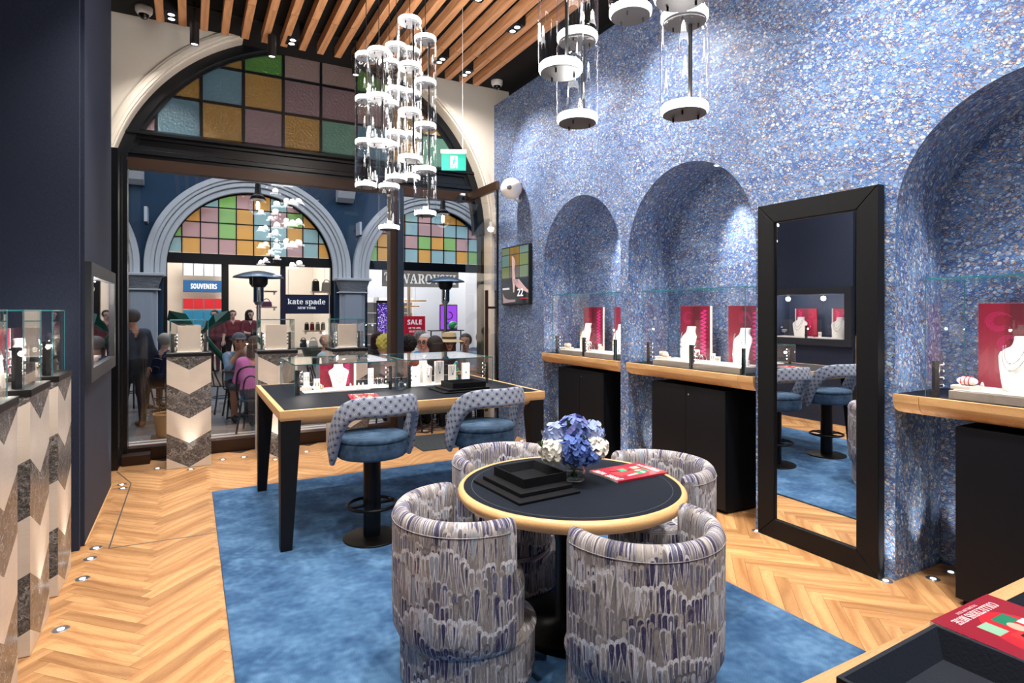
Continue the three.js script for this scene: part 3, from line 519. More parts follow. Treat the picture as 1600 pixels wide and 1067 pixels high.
function loftEll(levels, n = 28) { // levels: y, half width, half depth, dz
  const P = [], I = [], UV = []; levels.forEach(([y, a, b, dz = 0], j) => { for (let i = 0; i < n; i++) { const t = i / n * 2 * PI; P.push(a * Math.cos(t), y, b * Math.sin(t) + dz); UV.push(i / n, y); } });
  for (let j = 0; j < levels.length - 1; j++) for (let i = 0; i < n; i++) { const a = j * n + i, b = j * n + (i + 1) % n; I.push(a, a + n, b, b, a + n, b + n); }
  const c0 = P.length / 3, L = levels[0], T = levels[levels.length - 1]; P.push(0, L[0], L[3] || 0); UV.push(0, 0); P.push(0, T[0], T[3] || 0); UV.push(0, 0);
  for (let i = 0; i < n; i++) { I.push(c0, i, (i + 1) % n); const o = (levels.length - 1) * n; I.push(c0 + 1, o + (i + 1) % n, o + i); }
  const g = new THREE.BufferGeometry(); g.setAttribute('position', new THREE.Float32BufferAttribute(P, 3)); g.setAttribute('uv', new THREE.Float32BufferAttribute(UV, 2)); g.setIndex(I); g.computeVertexNormals(); return g;
}
const bustGeo = loftEll([[0, 0.075, 0.05, 0.0], [0.006, 0.08, 0.052, 0], [0.07, 0.092, 0.05, 0.002], [0.14, 0.11, 0.046, -0.004], [0.19, 0.126, 0.04, -0.016], [0.212, 0.124, 0.036, -0.024], [0.23, 0.1, 0.034, -0.03], [0.245, 0.072, 0.033, -0.034], [0.26, 0.06, 0.033, -0.037], [0.285, 0.056, 0.033, -0.042], [0.3, 0.058, 0.034, -0.045], [0.304, 0.054, 0.03, -0.045]]);
function bust(where, x, y, z, turn, s = 1, metal = M.silver, drop = 0.11) {
  const t = thing('necklace_bust', `white necklace bust ${where}`, 'bust', [x, y, z], turn, 'white necklace busts'); part(t, 'form', bustGeo, M.bust); t.scale.setScalar(s);
  const arc = (w, d, top, zz) => tube(Array.from({ length: 15 }, (_, i) => { const a = i / 14 * PI; return [-w * Math.cos(a), top - d * Math.sin(a), 0.02 + 0.032 * Math.sin(a) * zz]; }), 0.0022, 40, 5);
  const nk = thing('necklace', `fine necklace worn by the bust ${where}`, 'necklace', [x, y, z], turn, 'necklaces on busts'); nk.scale.setScalar(s);
  part(nk, 'chain', [arc(0.055, drop, 0.255, 1), arc(0.07, drop * 1.35, 0.25, 1)], metal); part(nk, 'pendant', [sph(0.006, 0, 0.255 - drop, 0.054), sph(0.007, 0, 0.25 - drop * 1.35, 0.056)], metal);
}
function riser(label, x, y, z, w, h, d, turn, m = M.acrylic) { return solo('display_riser', rbox(w, h, d, 0.004, 0, h / 2, 0), m, label, 'display riser', [x, y, z], turn, 'display risers in the cases'); }
function ringStand(label, x, y, z, turn, m) {
  const t = thing('ring_stand', label, 'ring stand', [x, y, z], turn, 'small ring stands'); part(t, 'cone', lathe([[0, 0], [0.014, 0], [0.011, 0.02], [0.005, 0.045], [0, 0.05]], 14), M.acrylic); part(t, 'ring', tor(0.0085, 0.002, 0, 0.028, 0, 20, 6), m || M.gold); return t;
}
function tBar(label, x, y, z, turn) {
  const t = thing('t_bar_stand', label, 'jewellery stand', [x, y, z], turn, 'bracelet stands'); part(t, 'foot', cyl(0.025, 0.025, 0.006, 0, 0, 0, 18), M.acrylic); part(t, 'post', cyl(0.004, 0.004, 0.09, 0, 0.005, 0, 8), M.chrome); part(t, 'bar', cyl(0.006, 0.006, 0.09, 0, 0, 0, 10).rotateZ(PI / 2).translate(0.045, 0.095, 0), M.acrylic);
  for (const q of [-0.025, 0, 0.025]) part(t, 'bracelet', tor(0.022, 0.003, 0, 0, 0, 22, 6).rotateZ(PI / 2).translate(q, 0.085, 0), M.silver); return t;
}
function bangles(label, x, y, z, turn) { const t = thing('bangle_pair', label, 'bangles', [x, y, z], turn, 'standing bangles'); part(t, 'bangle', xf(new THREE.TorusGeometry(0.032, 0.0035, 8, 32), [0, 0.036, 0]), M.silver); part(t, 'bangle', xf(new THREE.TorusGeometry(0.032, 0.0035, 8, 32), [0.022, 0.036, -0.012], 0.3), M.silver); part(t, 'rest', rbox(0.07, 0.006, 0.05, 0.002, 0.01, 0.001, -0.005), M.acrylic); return t; }
function earCard(label, x, y, z, turn, h = 0.08) { const t = thing('earring_card', label, 'earring card', [x, y, z], turn, 'white earring cards'); part(t, 'card', rbox(0.05, h, 0.012, 0.002, 0, h / 2, 0), M.acrylic); for (const q of [-0.011, 0.011]) part(t, 'earring', [sph(0.005, q, h * 0.66, 0.009, 8), cyl(0.0025, 0.0025, 0.02, q, h * 0.4, 0.009, 6)], M.gold); return t; }
function bracelets(label, x, y, z, turn, m) { const t = thing('bracelet_cushion', label, 'bracelet cushion', [x, y, z], turn, 'cushions with bracelets'); const g = new THREE.SphereGeometry(0.5, 18, 12); g.scale(0.1, 0.05, 0.075); part(t, 'cushion', g.translate(0, 0.025, 0), M.bust); for (const q of [-0.02, 0.0, 0.02]) part(t, 'bracelet', xf(new THREE.TorusGeometry(0.033, 0.0025, 6, 24), [q, 0.026, 0], PI / 2, 0, 0, [1.15, 0.8, 1]), m || M.red); return t; }

leftPed.forEach(([w, z], i) => {
  pedestal(`tall chevron stone pedestal along the left wall, ${w} of the row`, -0.885, z, 0.43, 1.24, ['x', 'z'], 'pedestals along the left wall'); const y = 1.275, x = -0.885;
  glassCase(`small glass case on the ${w} left pedestal`, x, y, z, 0.37, 0.375, 0.37);
  redPanel(`small red panel in the ${w} left case`, x - 0.08, y, z - 0.04, PI / 2, 0.18, 0.27, i);
  bust(`in the ${w} left case`, x + 0.02, y, z - 0.02, PI / 2 - 0.3, 0.7);
  lampPost(`lamp post at far corner in the ${w} left case`, x + 0.15, y, z - 0.14, 0.2, PI + 0.6, 0.2); lampPost(`lamp post at near corner in the ${w} left case`, x + 0.15, y, z + 0.14, 0.2, PI - 0.6, 0.2);
  earCard(`white card in the ${w} left case`, x + 0.09, y, z + 0.08, PI / 2, 0.07);
});
// cases on the wall counters
const wallCase = [[-5.337, 'far wall case'], [-3.742, 'middle wall case'], [-1.28, 'near wall case']];
wallCase.forEach(([z, w], i) => {
  const T = -PI / 2, y = CT, at = (a, d) => [3.8 + d, z + a];
  glassCase(`long glass case on the counter, ${w}`, 3.8 + 0.225, y, z, 1.18, 0.69, 0.45, T);
  const r = (nm, a, d, ww, h, dd, m, yy = 0) => { const [X, Z] = at(a, d); riser(`${nm} in the ${w}`, X, y + yy, Z, ww, h, dd, T, m); };
  r('grey base tray at left', -0.245, 0.2, 0.47, 0.05, 0.36, M.greige); r('grey base tray at right', 0.27, 0.2, 0.5, 0.05, 0.36, M.greige);
  r('thin white board at left', -0.25, 0.17, 0.42, 0.008, 0.28, M.acrylic, 0.05); r('thin white board at right', 0.27, 0.17, 0.45, 0.008, 0.28, M.acrylic, 0.05);
  for (const [s, a, k] of [['left', -0.3, 0], ['right', 0.28, 1]]) { const [X, Z] = at(a, 0.385); redPanel(`red printed panel at ${s} in the ${w}`, X, y + 0.05, Z, T, 0.37, 0.5, k); }
  for (const [s, a, d] of [['at left', -0.22, 0.2], ['at right', 0.38, 0.2]]) { const [X, Z] = at(a, d); bust(`${s} in the ${w}`, X, y + 0.058, Z, T - 0.35, 1.0, i === 0 ? M.gold : M.silver, s === 'at left' ? 0.1 : 0.12); }
  let [X, Z] = at(-0.42, 0.13); r('low cream block', -0.43, 0.1, 0.1, 0.02, 0.12, M.cream, 0.058); bracelets(`cushion with red bracelets in the ${w}`, X - 0.03, y + 0.078, Z, T, i === 2 ? M.red : M.gold);
  [X, Z] = at(-0.05, 0.13); tBar(`bar stand with rings in the ${w}`, X, y + 0.058, Z, T);
  [X, Z] = at(0.06, 0.07); bangles(`standing bangles at centre of the ${w}`, X, y + 0.058, Z, T);
  [X, Z] = at(0.12, 0.16); earCard(`white card left of centre in the ${w}`, X, y + 0.058, Z, T); [X, Z] = at(0.2, 0.13); earCard(`white card right of centre in the ${w}`, X, y + 0.058, Z, T, 0.06);
  [X, Z] = at(-0.34, 0.08); ringStand(`ring cone at left in the ${w}`, X, y + 0.058, Z, T); [X, Z] = at(0.52, 0.07); bangles(`standing bangles at right of the ${w}`, X + 0.03, y + 0.058, Z - 0.04, T);
  for (const [s, a] of [['left', -0.55], ['middle', 0.0], ['right', 0.55]]) { [X, Z] = at(a, 0.03); lampPost(`lamp post at front ${s} in the ${w}`, X, y, Z, 0.21, s === 'right' ? 0.7 : s === 'left' ? -0.7 : 0, 0.2); }
});
// cases on the long high table
const tcase = [[1.145, 'left'], [2.08, 'right']];
tcase.forEach(([x, s]) => glassCase(`low wide glass case on the long table, the ${s} one`, x, TY, -5.36, 0.83, 0.245, 0.84));
{
  const y = TY + 0.0015, z = -5.2;
  for (const [x, s] of tcase) { lampPost(`lamp post at front left in the ${s} table case`, x - 0.385, y, -5.0, 0.2, 0.4, 0.2); lampPost(`lamp post at front right in the ${s} table case`, x + 0.385, y, -5.0, 0.2, PI - 0.4, 0.2); }
  const rs = (l, x, zz, w, h, d, yy = 0, m) => riser(l, x, y + yy, zz, w, h, d, 0, m);
  rs('wide white board in the left table case', 1.15, -5.15, 0.42, 0.016, 0.26); rs('second white board in the left table case', 1.465, -5.2, 0.18, 0.014, 0.2); rs('square white block in the left table case', 0.9, -5.1, 0.16, 0.012, 0.13); rs('cream block in the left table case', 0.86, -5.3, 0.12, 0.03, 0.1, 0, M.cream);
  redPanel('red panel behind the bust in the left table case', 1.13, y + 0.016, -5.26, 0, 0.29, 0.215, 0); bust('in the left table case', 1.13, y + 0.016, -5.18, 0, 0.68, M.silver, 0.13);
  for (let i = 0; i < 4; i++) ringStand(`ring cone in front of the left table bust, number ${['one', 'two', 'three', 'four'][i]} from the left`, 1.2 + i * 0.035, y + 0.016, -5.06, 0, i % 2 ? M.silver : M.gold);
  bangles('standing bangles in the left table case', 1.48, y + 0.014, -5.2, 0); earCard('tall cream card in the left table case', 1.43, y + 0.014, -5.27, 0, 0.15); earCard('white card at left end of the left table case', 0.93, y + 0.012, -5.1, 0, 0.1); earCard('second white card at left end of the left table case', 0.88, y + 0.03, -5.3, 0, 0.12); bracelets('bracelet cushion in the left table case', 0.95, y + 0.012, -5.06 - 0.1, 0.4, M.gold);
  rs('white board at left in the right table case', 1.82, -5.1, 0.22, 0.014, 0.2); rs('white board at centre in the right table case', 2.06, -5.12, 0.24, 0.014, 0.2); rs('white board at right in the right table case', 2.32, -5.15, 0.2, 0.014, 0.2);
  const blocks = [[1.79, -5.1, 0.075, 0.16, 'first'], [1.9, -5.08, 0.075, 0.15, 'second'], [2.03, -5.12, 0.085, 0.2, 'third'], [2.16, -5.12, 0.07, 0.16, 'fourth'], [2.31, -5.15, 0.075, 0.17, 'fifth']];
  for (const [x, zz, w, h, n] of blocks) { const t = thing('display_block', `upright white block in the right table case, ${n} from the left`, 'display block', [x, y + 0.014, zz], 0, 'white blocks in the right table case'); part(t, 'block', rbox(w, h, 0.03, 0.003, 0, h / 2, 0), M.acrylic); part(t, 'pendant', [tube([[-0.018, h, 0.017], [-0.012, h * 0.7, 0.018], [0, h * 0.5, 0.018], [0.012, h * 0.7, 0.018], [0.018, h, 0.017]], 0.0014, 20, 5), rbox(0.012, 0.016, 0.006, 0.002, 0, h * 0.47, 0.019)], n === 'third' || n === 'fourth' ? flat(34, 52, 120, 0.3) : M.silver); }
  bust('in the right table case', 1.95, y, -5.3, 0, 0.68, M.silver);
  const gd = thing('beaded_garland', 'green and yellow beaded garland in the right table case', 'garland', [2.24, y + 0.0, -5.22]); for (let i = 0; i < 11; i++) part(gd, 'bead', sph(0.017, Math.sin(i * 1.3) * 0.012, 0.017 + i * 0.0165, 0.01 * Math.cos(i * 2), 12), [flat(48, 160, 96, 0.3), flat(60, 130, 190, 0.3), flat(214, 190, 60, 0.3)][i % 3]);
  const pg = thing('beaded_garland', 'pink and green beaded garland in the right table case', 'garland', [1.85, y, -5.28]); for (let i = 0; i < 9; i++) part(pg, 'bead', sph(0.014, Math.sin(i * 1.5) * 0.012, 0.014 + i * 0.016, 0, 12), [flat(196, 80, 170, 0.3), flat(120, 180, 90, 0.3)][i % 2]);
  // sanitiser bottle between the cases
  const b = thing('spray_bottle', 'small clear bottle with black cap between the table cases', 'bottle', [1.605, y, -4.93]); part(b, 'body', rbox(0.05, 0.085, 0.03, 0.006, 0, 0.0425, 0), M.caseGlass); part(b, 'liquid', rbox(0.044, 0.06, 0.024, 0.004, 0, 0.034, 0), phys({ color: hex(214, 226, 236), transmission: 0.8, roughness: 0.05, thickness: 0 })); part(b, 'cap', cyl(0.011, 0.011, 0.022, 0, 0.085, 0, 16), M.black); part(b, 'label', bx(-0.018, 0.018, 0.02, 0.06, 0.0151, 0.0156), flat(70, 80, 96, 0.6));
}
// stacked presentation boards and trays
function board(label, x, y, z, w, d, h, turn) { return solo('presentation_board', rbox(w, h, d, 0.004, 0, h / 2, 0), M.tray, label, 'board', [x, y, z], turn, 'black presentation boards'); }
function tray(label, x, y, z, w, d, h, turn, m = M.tray) {
  const t = thing('presentation_tray', label, 'tray', [x, y, z], turn, 'black presentation trays'); const th = 0.008, sl = 0.028;
  part(t, 'floor', bx(-w / 2 + 0.004, w / 2 - 0.004, 0, 0.006, -d / 2 + 0.004, d / 2 - 0.004), m);
  const wall = (len, nm) => { const s = poly([[0, 0], [th, h], [0, h]].map(([a, b]) => [a, b]).length ? [[0, 0], [0, h], [th, h], [sl, 0.006], [sl, 0]] : []); const g = extr(s, len).translate(0, 0, -len / 2), p = g.attributes.position; for (let i = 0; i < p.count; i++) p.setZ(i, p.getZ(i) - Math.sign(p.getZ(i)) * p.getX(i)); g.computeVertexNormals(); return boxUV(g); };
  part(t, 'side', xf(wall(d), [-w / 2, 0, 0]), m); part(t, 'side', xf(wall(d), [w / 2, 0, 0], PI), m); part(t, 'side', xf(wall(w), [0, 0, d / 2], PI / 2), m); part(t, 'side', xf(wall(w), [0, 0, -d / 2], -PI / 2), m); return t;
}
board('larger black board lowest in the stack on the long table', 2.05, TY + 0.0015, -4.66, 0.46, 0.36, 0.012, 0.02); board('smaller black board in the stack on the long table', 2.06, TY + 0.0135, -4.66, 0.38, 0.3, 0.018, 0.02); tray('black tray on top of the stack on the long table', 2.07, TY + 0.0315, -4.66, 0.31, 0.25, 0.045, 0.02);
{ const y = RT[1] + 0.001; board('larger black board lowest in the stack on the round table', 1.5, y, -2.6, 0.36, 0.45, 0.012, 0.06); board('smaller black board in the stack on the round table', 1.52, y + 0.012, -2.62, 0.31, 0.37, 0.02, 0.06); tray('black tray on top of the stack on the round table', 1.55, y + 0.032, -2.64, 0.26, 0.29, 0.045, 0.06); }
// magazines
const coverTex = ctex(420, 560, (g, w, h) => {
  g.fillStyle = rgb(150, 24, 44); g.fillRect(0, 0, w, h); g.fillStyle = rgb(196, 34, 48); g.beginPath(); g.ellipse(w * 0.52, h * 0.52, w * 0.3, h * 0.36, 0.2, 0, 6.3); g.fill();
  g.fillStyle = rgb(226, 52, 50); g.beginPath(); g.moveTo(w * 0.3, h * 0.24); g.bezierCurveTo(w * 0.6, h * 0.12, w * 0.72, h * 0.4, w * 0.66, h * 0.64); g.lineTo(w * 0.34, h * 0.62); g.closePath(); g.fill();
  g.fillStyle = rgb(24, 24, 30); g.beginPath(); g.moveTo(w * 0.66, h * 0.2); g.lineTo(w * 0.72, h * 0.22); g.lineTo(w * 0.6, h * 0.6); g.lineTo(w * 0.52, h * 0.6); g.closePath(); g.fill();
  for (const [x, y, ww, hh, c] of [[0.2, 0.5, 0.14, 0.16, [30, 150, 100]], [0.56, 0.4, 0.18, 0.12, [36, 160, 110]], [0.3, 0.7, 0.22, 0.1, [30, 130, 96]], [0.6, 0.66, 0.16, 0.14, [150, 200, 170]], [0.24, 0.64, 0.12, 0.06, [214, 226, 220]]]) { g.fillStyle = rgb(...c); g.fillRect(x * w, y * h, ww * w, hh * h); }
  g.fillStyle = rgb(246, 240, 234); g.beginPath(); g.moveTo(w * 0.2, h * 0.34); g.lineTo(w * 0.26, h * 0.32); g.lineTo(w * 0.3, h * 0.52); g.lineTo(w * 0.24, h * 0.54); g.closePath(); g.fill();
  g.fillStyle = rgb(222, 178, 158); g.beginPath(); g.ellipse(w * 0.46, h * 0.66, 26, 34, 0, 0, 6.3); g.fill();
  g.fillStyle = rgb(250, 240, 240); g.textAlign = 'center'; g.font = 'bold 50px serif'; g.fillText('COLLECTIONS MUSE', w / 2, h * 0.93, w * 0.7); g.font = '16px sans-serif'; g.fillText('THE JEWELLERY ISSUE', w / 2, h * 0.965, w * 0.34);
  g.font = 'bold 84px sans-serif'; g.fillText('JUNE', w * 0.3, h * 0.13, w * 0.42); g.fillText('NEW', w * 0.75, h * 0.13, w * 0.34);
});
const coverMat = std({ map: coverTex, roughness: 0.25 });
function magazine(label, x, y, z, turn, w = 0.22, d = 0.29) { const t = thing('magazine', label, 'magazine', [x, y, z], turn, 'red covered magazines'); part(t, 'pages', bx(-w / 2, w / 2, 0.0005, 0.0095, -d / 2, d / 2), flat(236, 234, 230, 0.7)); part(t, 'cover', new THREE.PlaneGeometry(w, d).rotateX(-PI / 2).translate(0, 0.0105, 0), coverMat); part(t, 'spine', bx(-w / 2 - 0.001, -w / 2, 0, 0.0105, -d / 2, d / 2), flat(150, 24, 44, 0.4)); return t; }
magazine('red covered magazine lying on the round table beside the flowers', 2.135, RT[1] + 0.001, -2.553, PI / 2 + 0.03, 0.24, 0.36);
magazine('red covered magazine on the long table before the left glass case', 1.2, TY + 0.0015, -4.62, -0.15);
magazine('red covered magazine on the nearest table at lower right', 1.525, TY + 0.0015, -0.53, PI, 0.25, 0.3);
tray('large dark tray on the nearest table at lower right', 1.14, TY + 0.0015, -0.45, 0.335, 0.34, 0.055, 0.03, std({ color: hex(18, 27, 42), roughness: 0.65, bumpMap: grainBump, bumpScale: 0.0004 }));
// hydrangeas in a glass vase
{
  const y = RT[1] + 0.001, [vx, vz] = [1.79, -2.585], v = thing('glass_vase', 'round clear glass vase holding the hydrangeas', 'vase', [vx, y, vz]);
  part(v, 'wall', lathe([[0, 0.001], [0.05, 0.001], [0.058, 0.01], [0.06, 0.06], [0.055, 0.1], [0.052, 0.1], [0.056, 0.06], [0.054, 0.012], [0, 0.01]], 36), M.caseGlass);
  part(v, 'water', lathe([[0, 0.012], [0.052, 0.013], [0.0545, 0.05], [0, 0.05]], 30), phys({ color: hex(216, 226, 214), transmission: 1, roughness: 0, thickness: 0 }));
  const petal = (() => { const s = new THREE.Shape(); s.moveTo(0, 0); s.bezierCurveTo(0.005, 0.001, 0.0115, 0.007, 0.0085, 0.0135); s.bezierCurveTo(0.005, 0.0165, -0.005, 0.0165, -0.0085, 0.0135); s.bezierCurveTo(-0.0115, 0.007, -0.005, 0.001, 0, 0); const g = new THREE.ShapeGeometry(s, 3), p = g.attributes.position; for (let i = 0; i < p.count; i++) p.setZ(i, 0.16 * p.getY(i) + 14 * p.getX(i) ** 2); g.computeVertexNormals(); return g; })();
  const floret = merge([0, 1, 2, 3].map((k) => petal.clone().rotateZ(k * PI / 2)).concat([sph(0.0018, 0, 0, 0.001, 5)]));
  const mats = { blue: [hex(104, 128, 190), hex(84, 108, 176), hex(128, 148, 204), hex(112, 116, 184)], deep: [hex(62, 88, 160), hex(76, 104, 178), hex(94, 122, 194)], pale: [hex(150, 166, 208), hex(136, 156, 206), hex(164, 176, 212)], white: [hex(236, 232, 222), hex(244, 242, 236), hex(226, 224, 210)] };
  const pm = {}; for (const k in mats) pm[k] = mats[k].map((c) => std({ color: c, roughness: 0.75, side: THREE.DoubleSide }));
  const leafM = std({ color: hex(38, 78, 40), roughness: 0.6, side: THREE.DoubleSide }), stemM = flat(70, 96, 50, 0.7);
  const heads = [['blue', 'front centre deep blue', 0.0, 0.175, 0.075, 0.085, 'deep'], ['white', 'white at left', -0.105, 0.165, 0.045, 0.075, 'white'], ['white', 'white at right', 0.10, 0.18, 0.02, 0.072, 'white'], ['blue', 'blue at the top', 0.0, 0.262, 0.0, 0.085, 'blue'], ['blue', 'pale blue at upper left', -0.085, 0.235, -0.01, 0.072, 'pale'], ['blue', 'pale blue at upper right', 0.085, 0.245, -0.015, 0.07, 'pale'], ['blue', 'blue at the back', 0.0, 0.19, -0.09, 0.08, 'blue'], ['blue', 'deep blue at lower right', 0.065, 0.15, 0.06, 0.06, 'deep']];
  const ca = Math.cos(-0.6), sa = Math.sin(-0.6); // the bunch is turned to the room
  for (const [c, lab, hx, hy, hz, R, kind] of heads) {
    const X = hx * Math.cos(0.5) + hz * Math.sin(0.5) * -1, Z = hx * Math.sin(0.5) + hz * Math.cos(0.5);
    const t = thing('hydrangea', `hydrangea bloom in the vase, ${lab}`, 'flower', [vx, y, vz], 0, 'hydrangeas in the vase'), G = [[], [], [], []], N = Math.round(190 * (R / 0.08) ** 2);
    for (let i = 0; i < N; i++) { const u = 1 - 1.85 * (i + 0.5) / N, a = i * 2.39996, s = Math.sqrt(1 - u * u), d = V3(s * Math.cos(a), u, s * Math.sin(a)), rj = R * rr(0.78, 1.1), q = new THREE.Quaternion().setFromUnitVectors(V3(0, 0, 1), d.clone().add(V3(rr(-0.55, 0.55), rr(-0.55, 0.55), rr(-0.55, 0.55))).normalize()), m = new THREE.Matrix4().compose(V3(X + d.x * rj, hy + d.y * rj * 0.9, Z + d.z * rj), q, V3(1, 1, 1).multiplyScalar(rr(0.75, 1.15))); G[Math.floor(rnd() * pm[kind].length)].push(floret.clone().applyMatrix4(m)); }
    G.forEach((l, k) => l.length && part(t, 'florets', l, pm[kind][k]));
    part(t, 'flower_core', xf(new THREE.IcosahedronGeometry(R * 0.7, 2), [X, hy, Z]), pm[kind][0]);
    part(t, 'stem', tube([[X, hy - R * 0.7, Z], [X * 0.4, 0.1, Z * 0.4], [-X * 0.2, 0.02, -Z * 0.2]], 0.0035, 16, 6), stemM);
    t.userData.category = 'flower';
  }
  const leafG = (() => { const s = new THREE.Shape(); s.moveTo(0, 0); s.bezierCurveTo(0.03, 0.015, 0.03, 0.05, 0, 0.085); s.bezierCurveTo(-0.03, 0.05, -0.03, 0.015, 0, 0); const g = new THREE.ShapeGeometry(s, 6), p = g.attributes.position; for (let i = 0; i < p.count; i++) p.setZ(i, Math.abs(p.getX(i)) * 0.4 - p.getY(i) ** 2 * 2); g.computeVertexNormals(); return g; })();
  [[0.155, 0.21, -0.02, -0.9, 0.3], [-0.02, 0.235, 0.085, 0.2, 0.7], [-0.05, 0.31, 0.03, 0.5, 0.3], [-0.14, 0.22, -0.06, 1.2, 0.2], [-0.06, 0.19, 0.09, 0.7, 0.5]].forEach(([x, yy, z, rz, rx], i) => solo('hydrangea_leaf', xf(leafG, [x, yy - 0.03, z], 0.3, rx, rz, 0.8), leafM, `green leaf among the hydrangeas, ${['at the right edge', 'in the middle of the blue blooms', 'near the top', 'at the left back', 'beside the left white bloom'][i]}`, 'leaf', [vx, y, vz], 0, 'hydrangea leaves'));
}
// ---------- hanging lamps: glass cylinders with glowing discs ----------
const ringGlow = glow(1, 0.985, 0.97, 9), discGrey = flat(66, 66, 70, 0.45, 0.5);
const MH = 0.356, CR = 0.092;
const cylGlass = lathe([[0.078, 0.012], [0.088, 0.02], [CR, 0.035], [CR, MH - 0.045], [0.088, MH - 0.03], [0.078, MH - 0.022]], 40);
const ringGeo = lathe([[0.08, -0.015], [0.086, -0.012], [0.089, -0.004], [0.089, 0.012], [0.083, 0.02], [0.07, 0.022]], 40), plateGeo = merge([cyl(0.082, 0.082, 0.008, 0, -0.0185, 0, 36)]), pinGeo = cyl(0.004, 0.004, 0.018, 0, -0.034, 0, 8);
const topPlate = cyl(0.072, 0.06, 0.012, 0, 0.016, 0, 32);
function pendantColumn(label, px, ys, D, group, light = 0.9) {   // heights of the glowing discs, from the top
  const u = (px - 800) / F, a = Math.atan(503 / F), x = (Math.sin(a) + Math.cos(a) * u) * D, z = (-Math.cos(a) + Math.sin(a) * u) * D;
  const bot = 1.65 + (486 - ys[1]) / F * D, n = ys[0];
  const t = thing('pendant_lamp', label, 'pendant lamp', [x, bot, z], 0, group);
  for (let k = 0; k < n; k++) {
    const y = k * MH, last = k === n - 1;
    const r = part(t, 'light_ring', ringGeo, ringGlow, 'glowing white ring'); r.position.y = y;
    const p = part(t, 'disc', plateGeo, discGrey); p.position.y = y; for (const pa of [0.4, 2.5, 4.6]) { const q = part(t, 'pin', pinGeo, M.black); q.position.set(0.055 * Math.cos(pa), y, 0.055 * Math.sin(pa)); }
    if (!last) { const c = part(t, 'glass_cylinder', cylGlass, M.lampGlass); c.position.y = y; const rod = part(t, 'rod', cyl(0.008, 0.008, MH - 0.04, 0.03, 0.018, 0.0, 10), M.black); rod.position.y = y; }
    else { const c = part(t, 'cap', topPlate, discGrey); c.position.y = y; }
    pointLight(0xfff8f0, light, [x, bot + y + 0.05, z], 2.5);
  }
  const top = (n - 1) * MH + 0.026; part(t, 'cable', cyl(0.003, 0.003, CEIL - bot - top, 0, top, 0, 6), M.black);
}
const c1 = 'pendant column over the long table', g1 = 'glass cylinder pendants over the long table';
pendantColumn(`glass cylinder ${c1}, hung farthest left`, 572, [4, 290], 4.88, g1, 0.45); pendantColumn(`glass cylinder ${c1}, second from left with three discs`, 592, [3, 224], 4.61, g1, 0.45);
pendantColumn(`glass cylinder ${c1}, reaching lowest of all`, 608, [5, 356], 5.1, g1, 0.45); pendantColumn(`glass cylinder ${c1}, in the middle of the cluster`, 619, [4, 279], 4.8, g1, 0.45);
pendantColumn(`glass cylinder ${c1}, highest and nearest`, 640, [4, 248], 4.58, g1, 0.45); pendantColumn(`glass cylinder ${c1}, behind the highest one`, 640, [4, 278], 5.0, g1, 0.45);
pendantColumn(`glass cylinder ${c1}, hung farthest right with five discs`, 664.5, [5, 334], 4.81, g1, 0.45);
const g2 = 'glass cylinder pendants over the round table', c2 = 'pendant over the round table';
pendantColumn(`large glass cylinder ${c2}, leftmost of the cluster`, 876, [4, 108], 2.38, g2, 0.45); pendantColumn(`large glass cylinder ${c2}, lowest of the cluster`, 902, [4, 187], 2.58, g2, 0.45);
pendantColumn(`large glass cylinder ${c2}, at the top edge`, 985, [3, 20], 2.49, g2, 0.45); pendantColumn(`large glass cylinder ${c2}, rightmost one with a black rod`, 1069.5, [4, 172], 2.27, g2, 0.45);
pendantColumn(`large glass cylinder ${c2}, above the rightmost at the top edge`, 1063, [3, -8], 2.0, g2, 0.45);

// ---------- ceiling fittings ----------
// twin recessed downlights (the visible ones) and their beams
function downlight(label, x, z, target, power, angle = 0.75, pen = 0.8) {
  const t = thing('recessed_downlight', label, 'downlight', [x, CEIL - 0.165, z], 0, 'twin recessed downlights');
  part(t, 'housing', bx(-0.06, 0.06, -0.02, 0.164, -0.11, 0.11), M.black);
  for (const s of [-1, 1]) { const q = part(t, 'trim_ring', lathe([[0.03, -0.03], [0.042, -0.028], [0.042, -0.02], [0.03, -0.02]], 20).translate(0, 0, s * 0.05), M.black); part(q, 'lens', cyl(0.03, 0.03, 0.003, 0, -0.029, s * 0.05, 18), glow(1, 0.98, 0.95, 10)); }
  spot(0xfff7ee, power, [x, CEIL - 0.205, z], target, angle, pen, 3); return t;
}
const DL = [
  ['near the left camera', -0.165, -6.83, [-0.35, 2.6, -7.44], 32], ['above the coloured fanlight', 0.985, -6.83, [0.9, 0, -6.5], 60], ['between slats near the right corner', 3.02, -6.7, [3.79, 2.2, -6.0], 80],
  ['over the long table, left', 0.62, -5.0, [0.9, 0.9, -5.0], 70], ['over the long table, right', 2.4, -5.0, [2.2, 0.9, -4.9], 70], ['over the left aisle', -0.17, -4.6, [-0.1, 0, -4.2], 75], ['over the rug edge, left', 0.42, -3.3, [0.3, 0, -3.2], 80],
  ['over the round table', 1.61, -2.7, [1.7, 0.7, -2.5], 90], ['before the middle niche', 2.99, -4.1, [3.79, 2.4, -3.6], 78], ['before the far niche', 2.99, -5.4, [3.79, 2.4, -4.9], 62], ['before the mirror', 2.99, -2.1, [3.3, 0.0, -2.4], 90], ['before the near niche', 2.79, -1.0, [3.79, 3.4, -1.9], 85],
  ['before the right end of the far wall', 2.6, -6.5, [3.3, 3.4, -7.44], 60], ['over the nearest table', 1.61, -0.3, [1.6, 0.9, -0.3], 80], ['behind the camera, left', -0.17, -1.6, [-0.4, 0, -3.0], 90], ['behind the camera, right', 2.99, 0.8, [3.79, 1.6, -0.6], 80], ['behind the camera, centre', 1.2, 1.2, [1.5, 0.4, -1.5], 110],
];
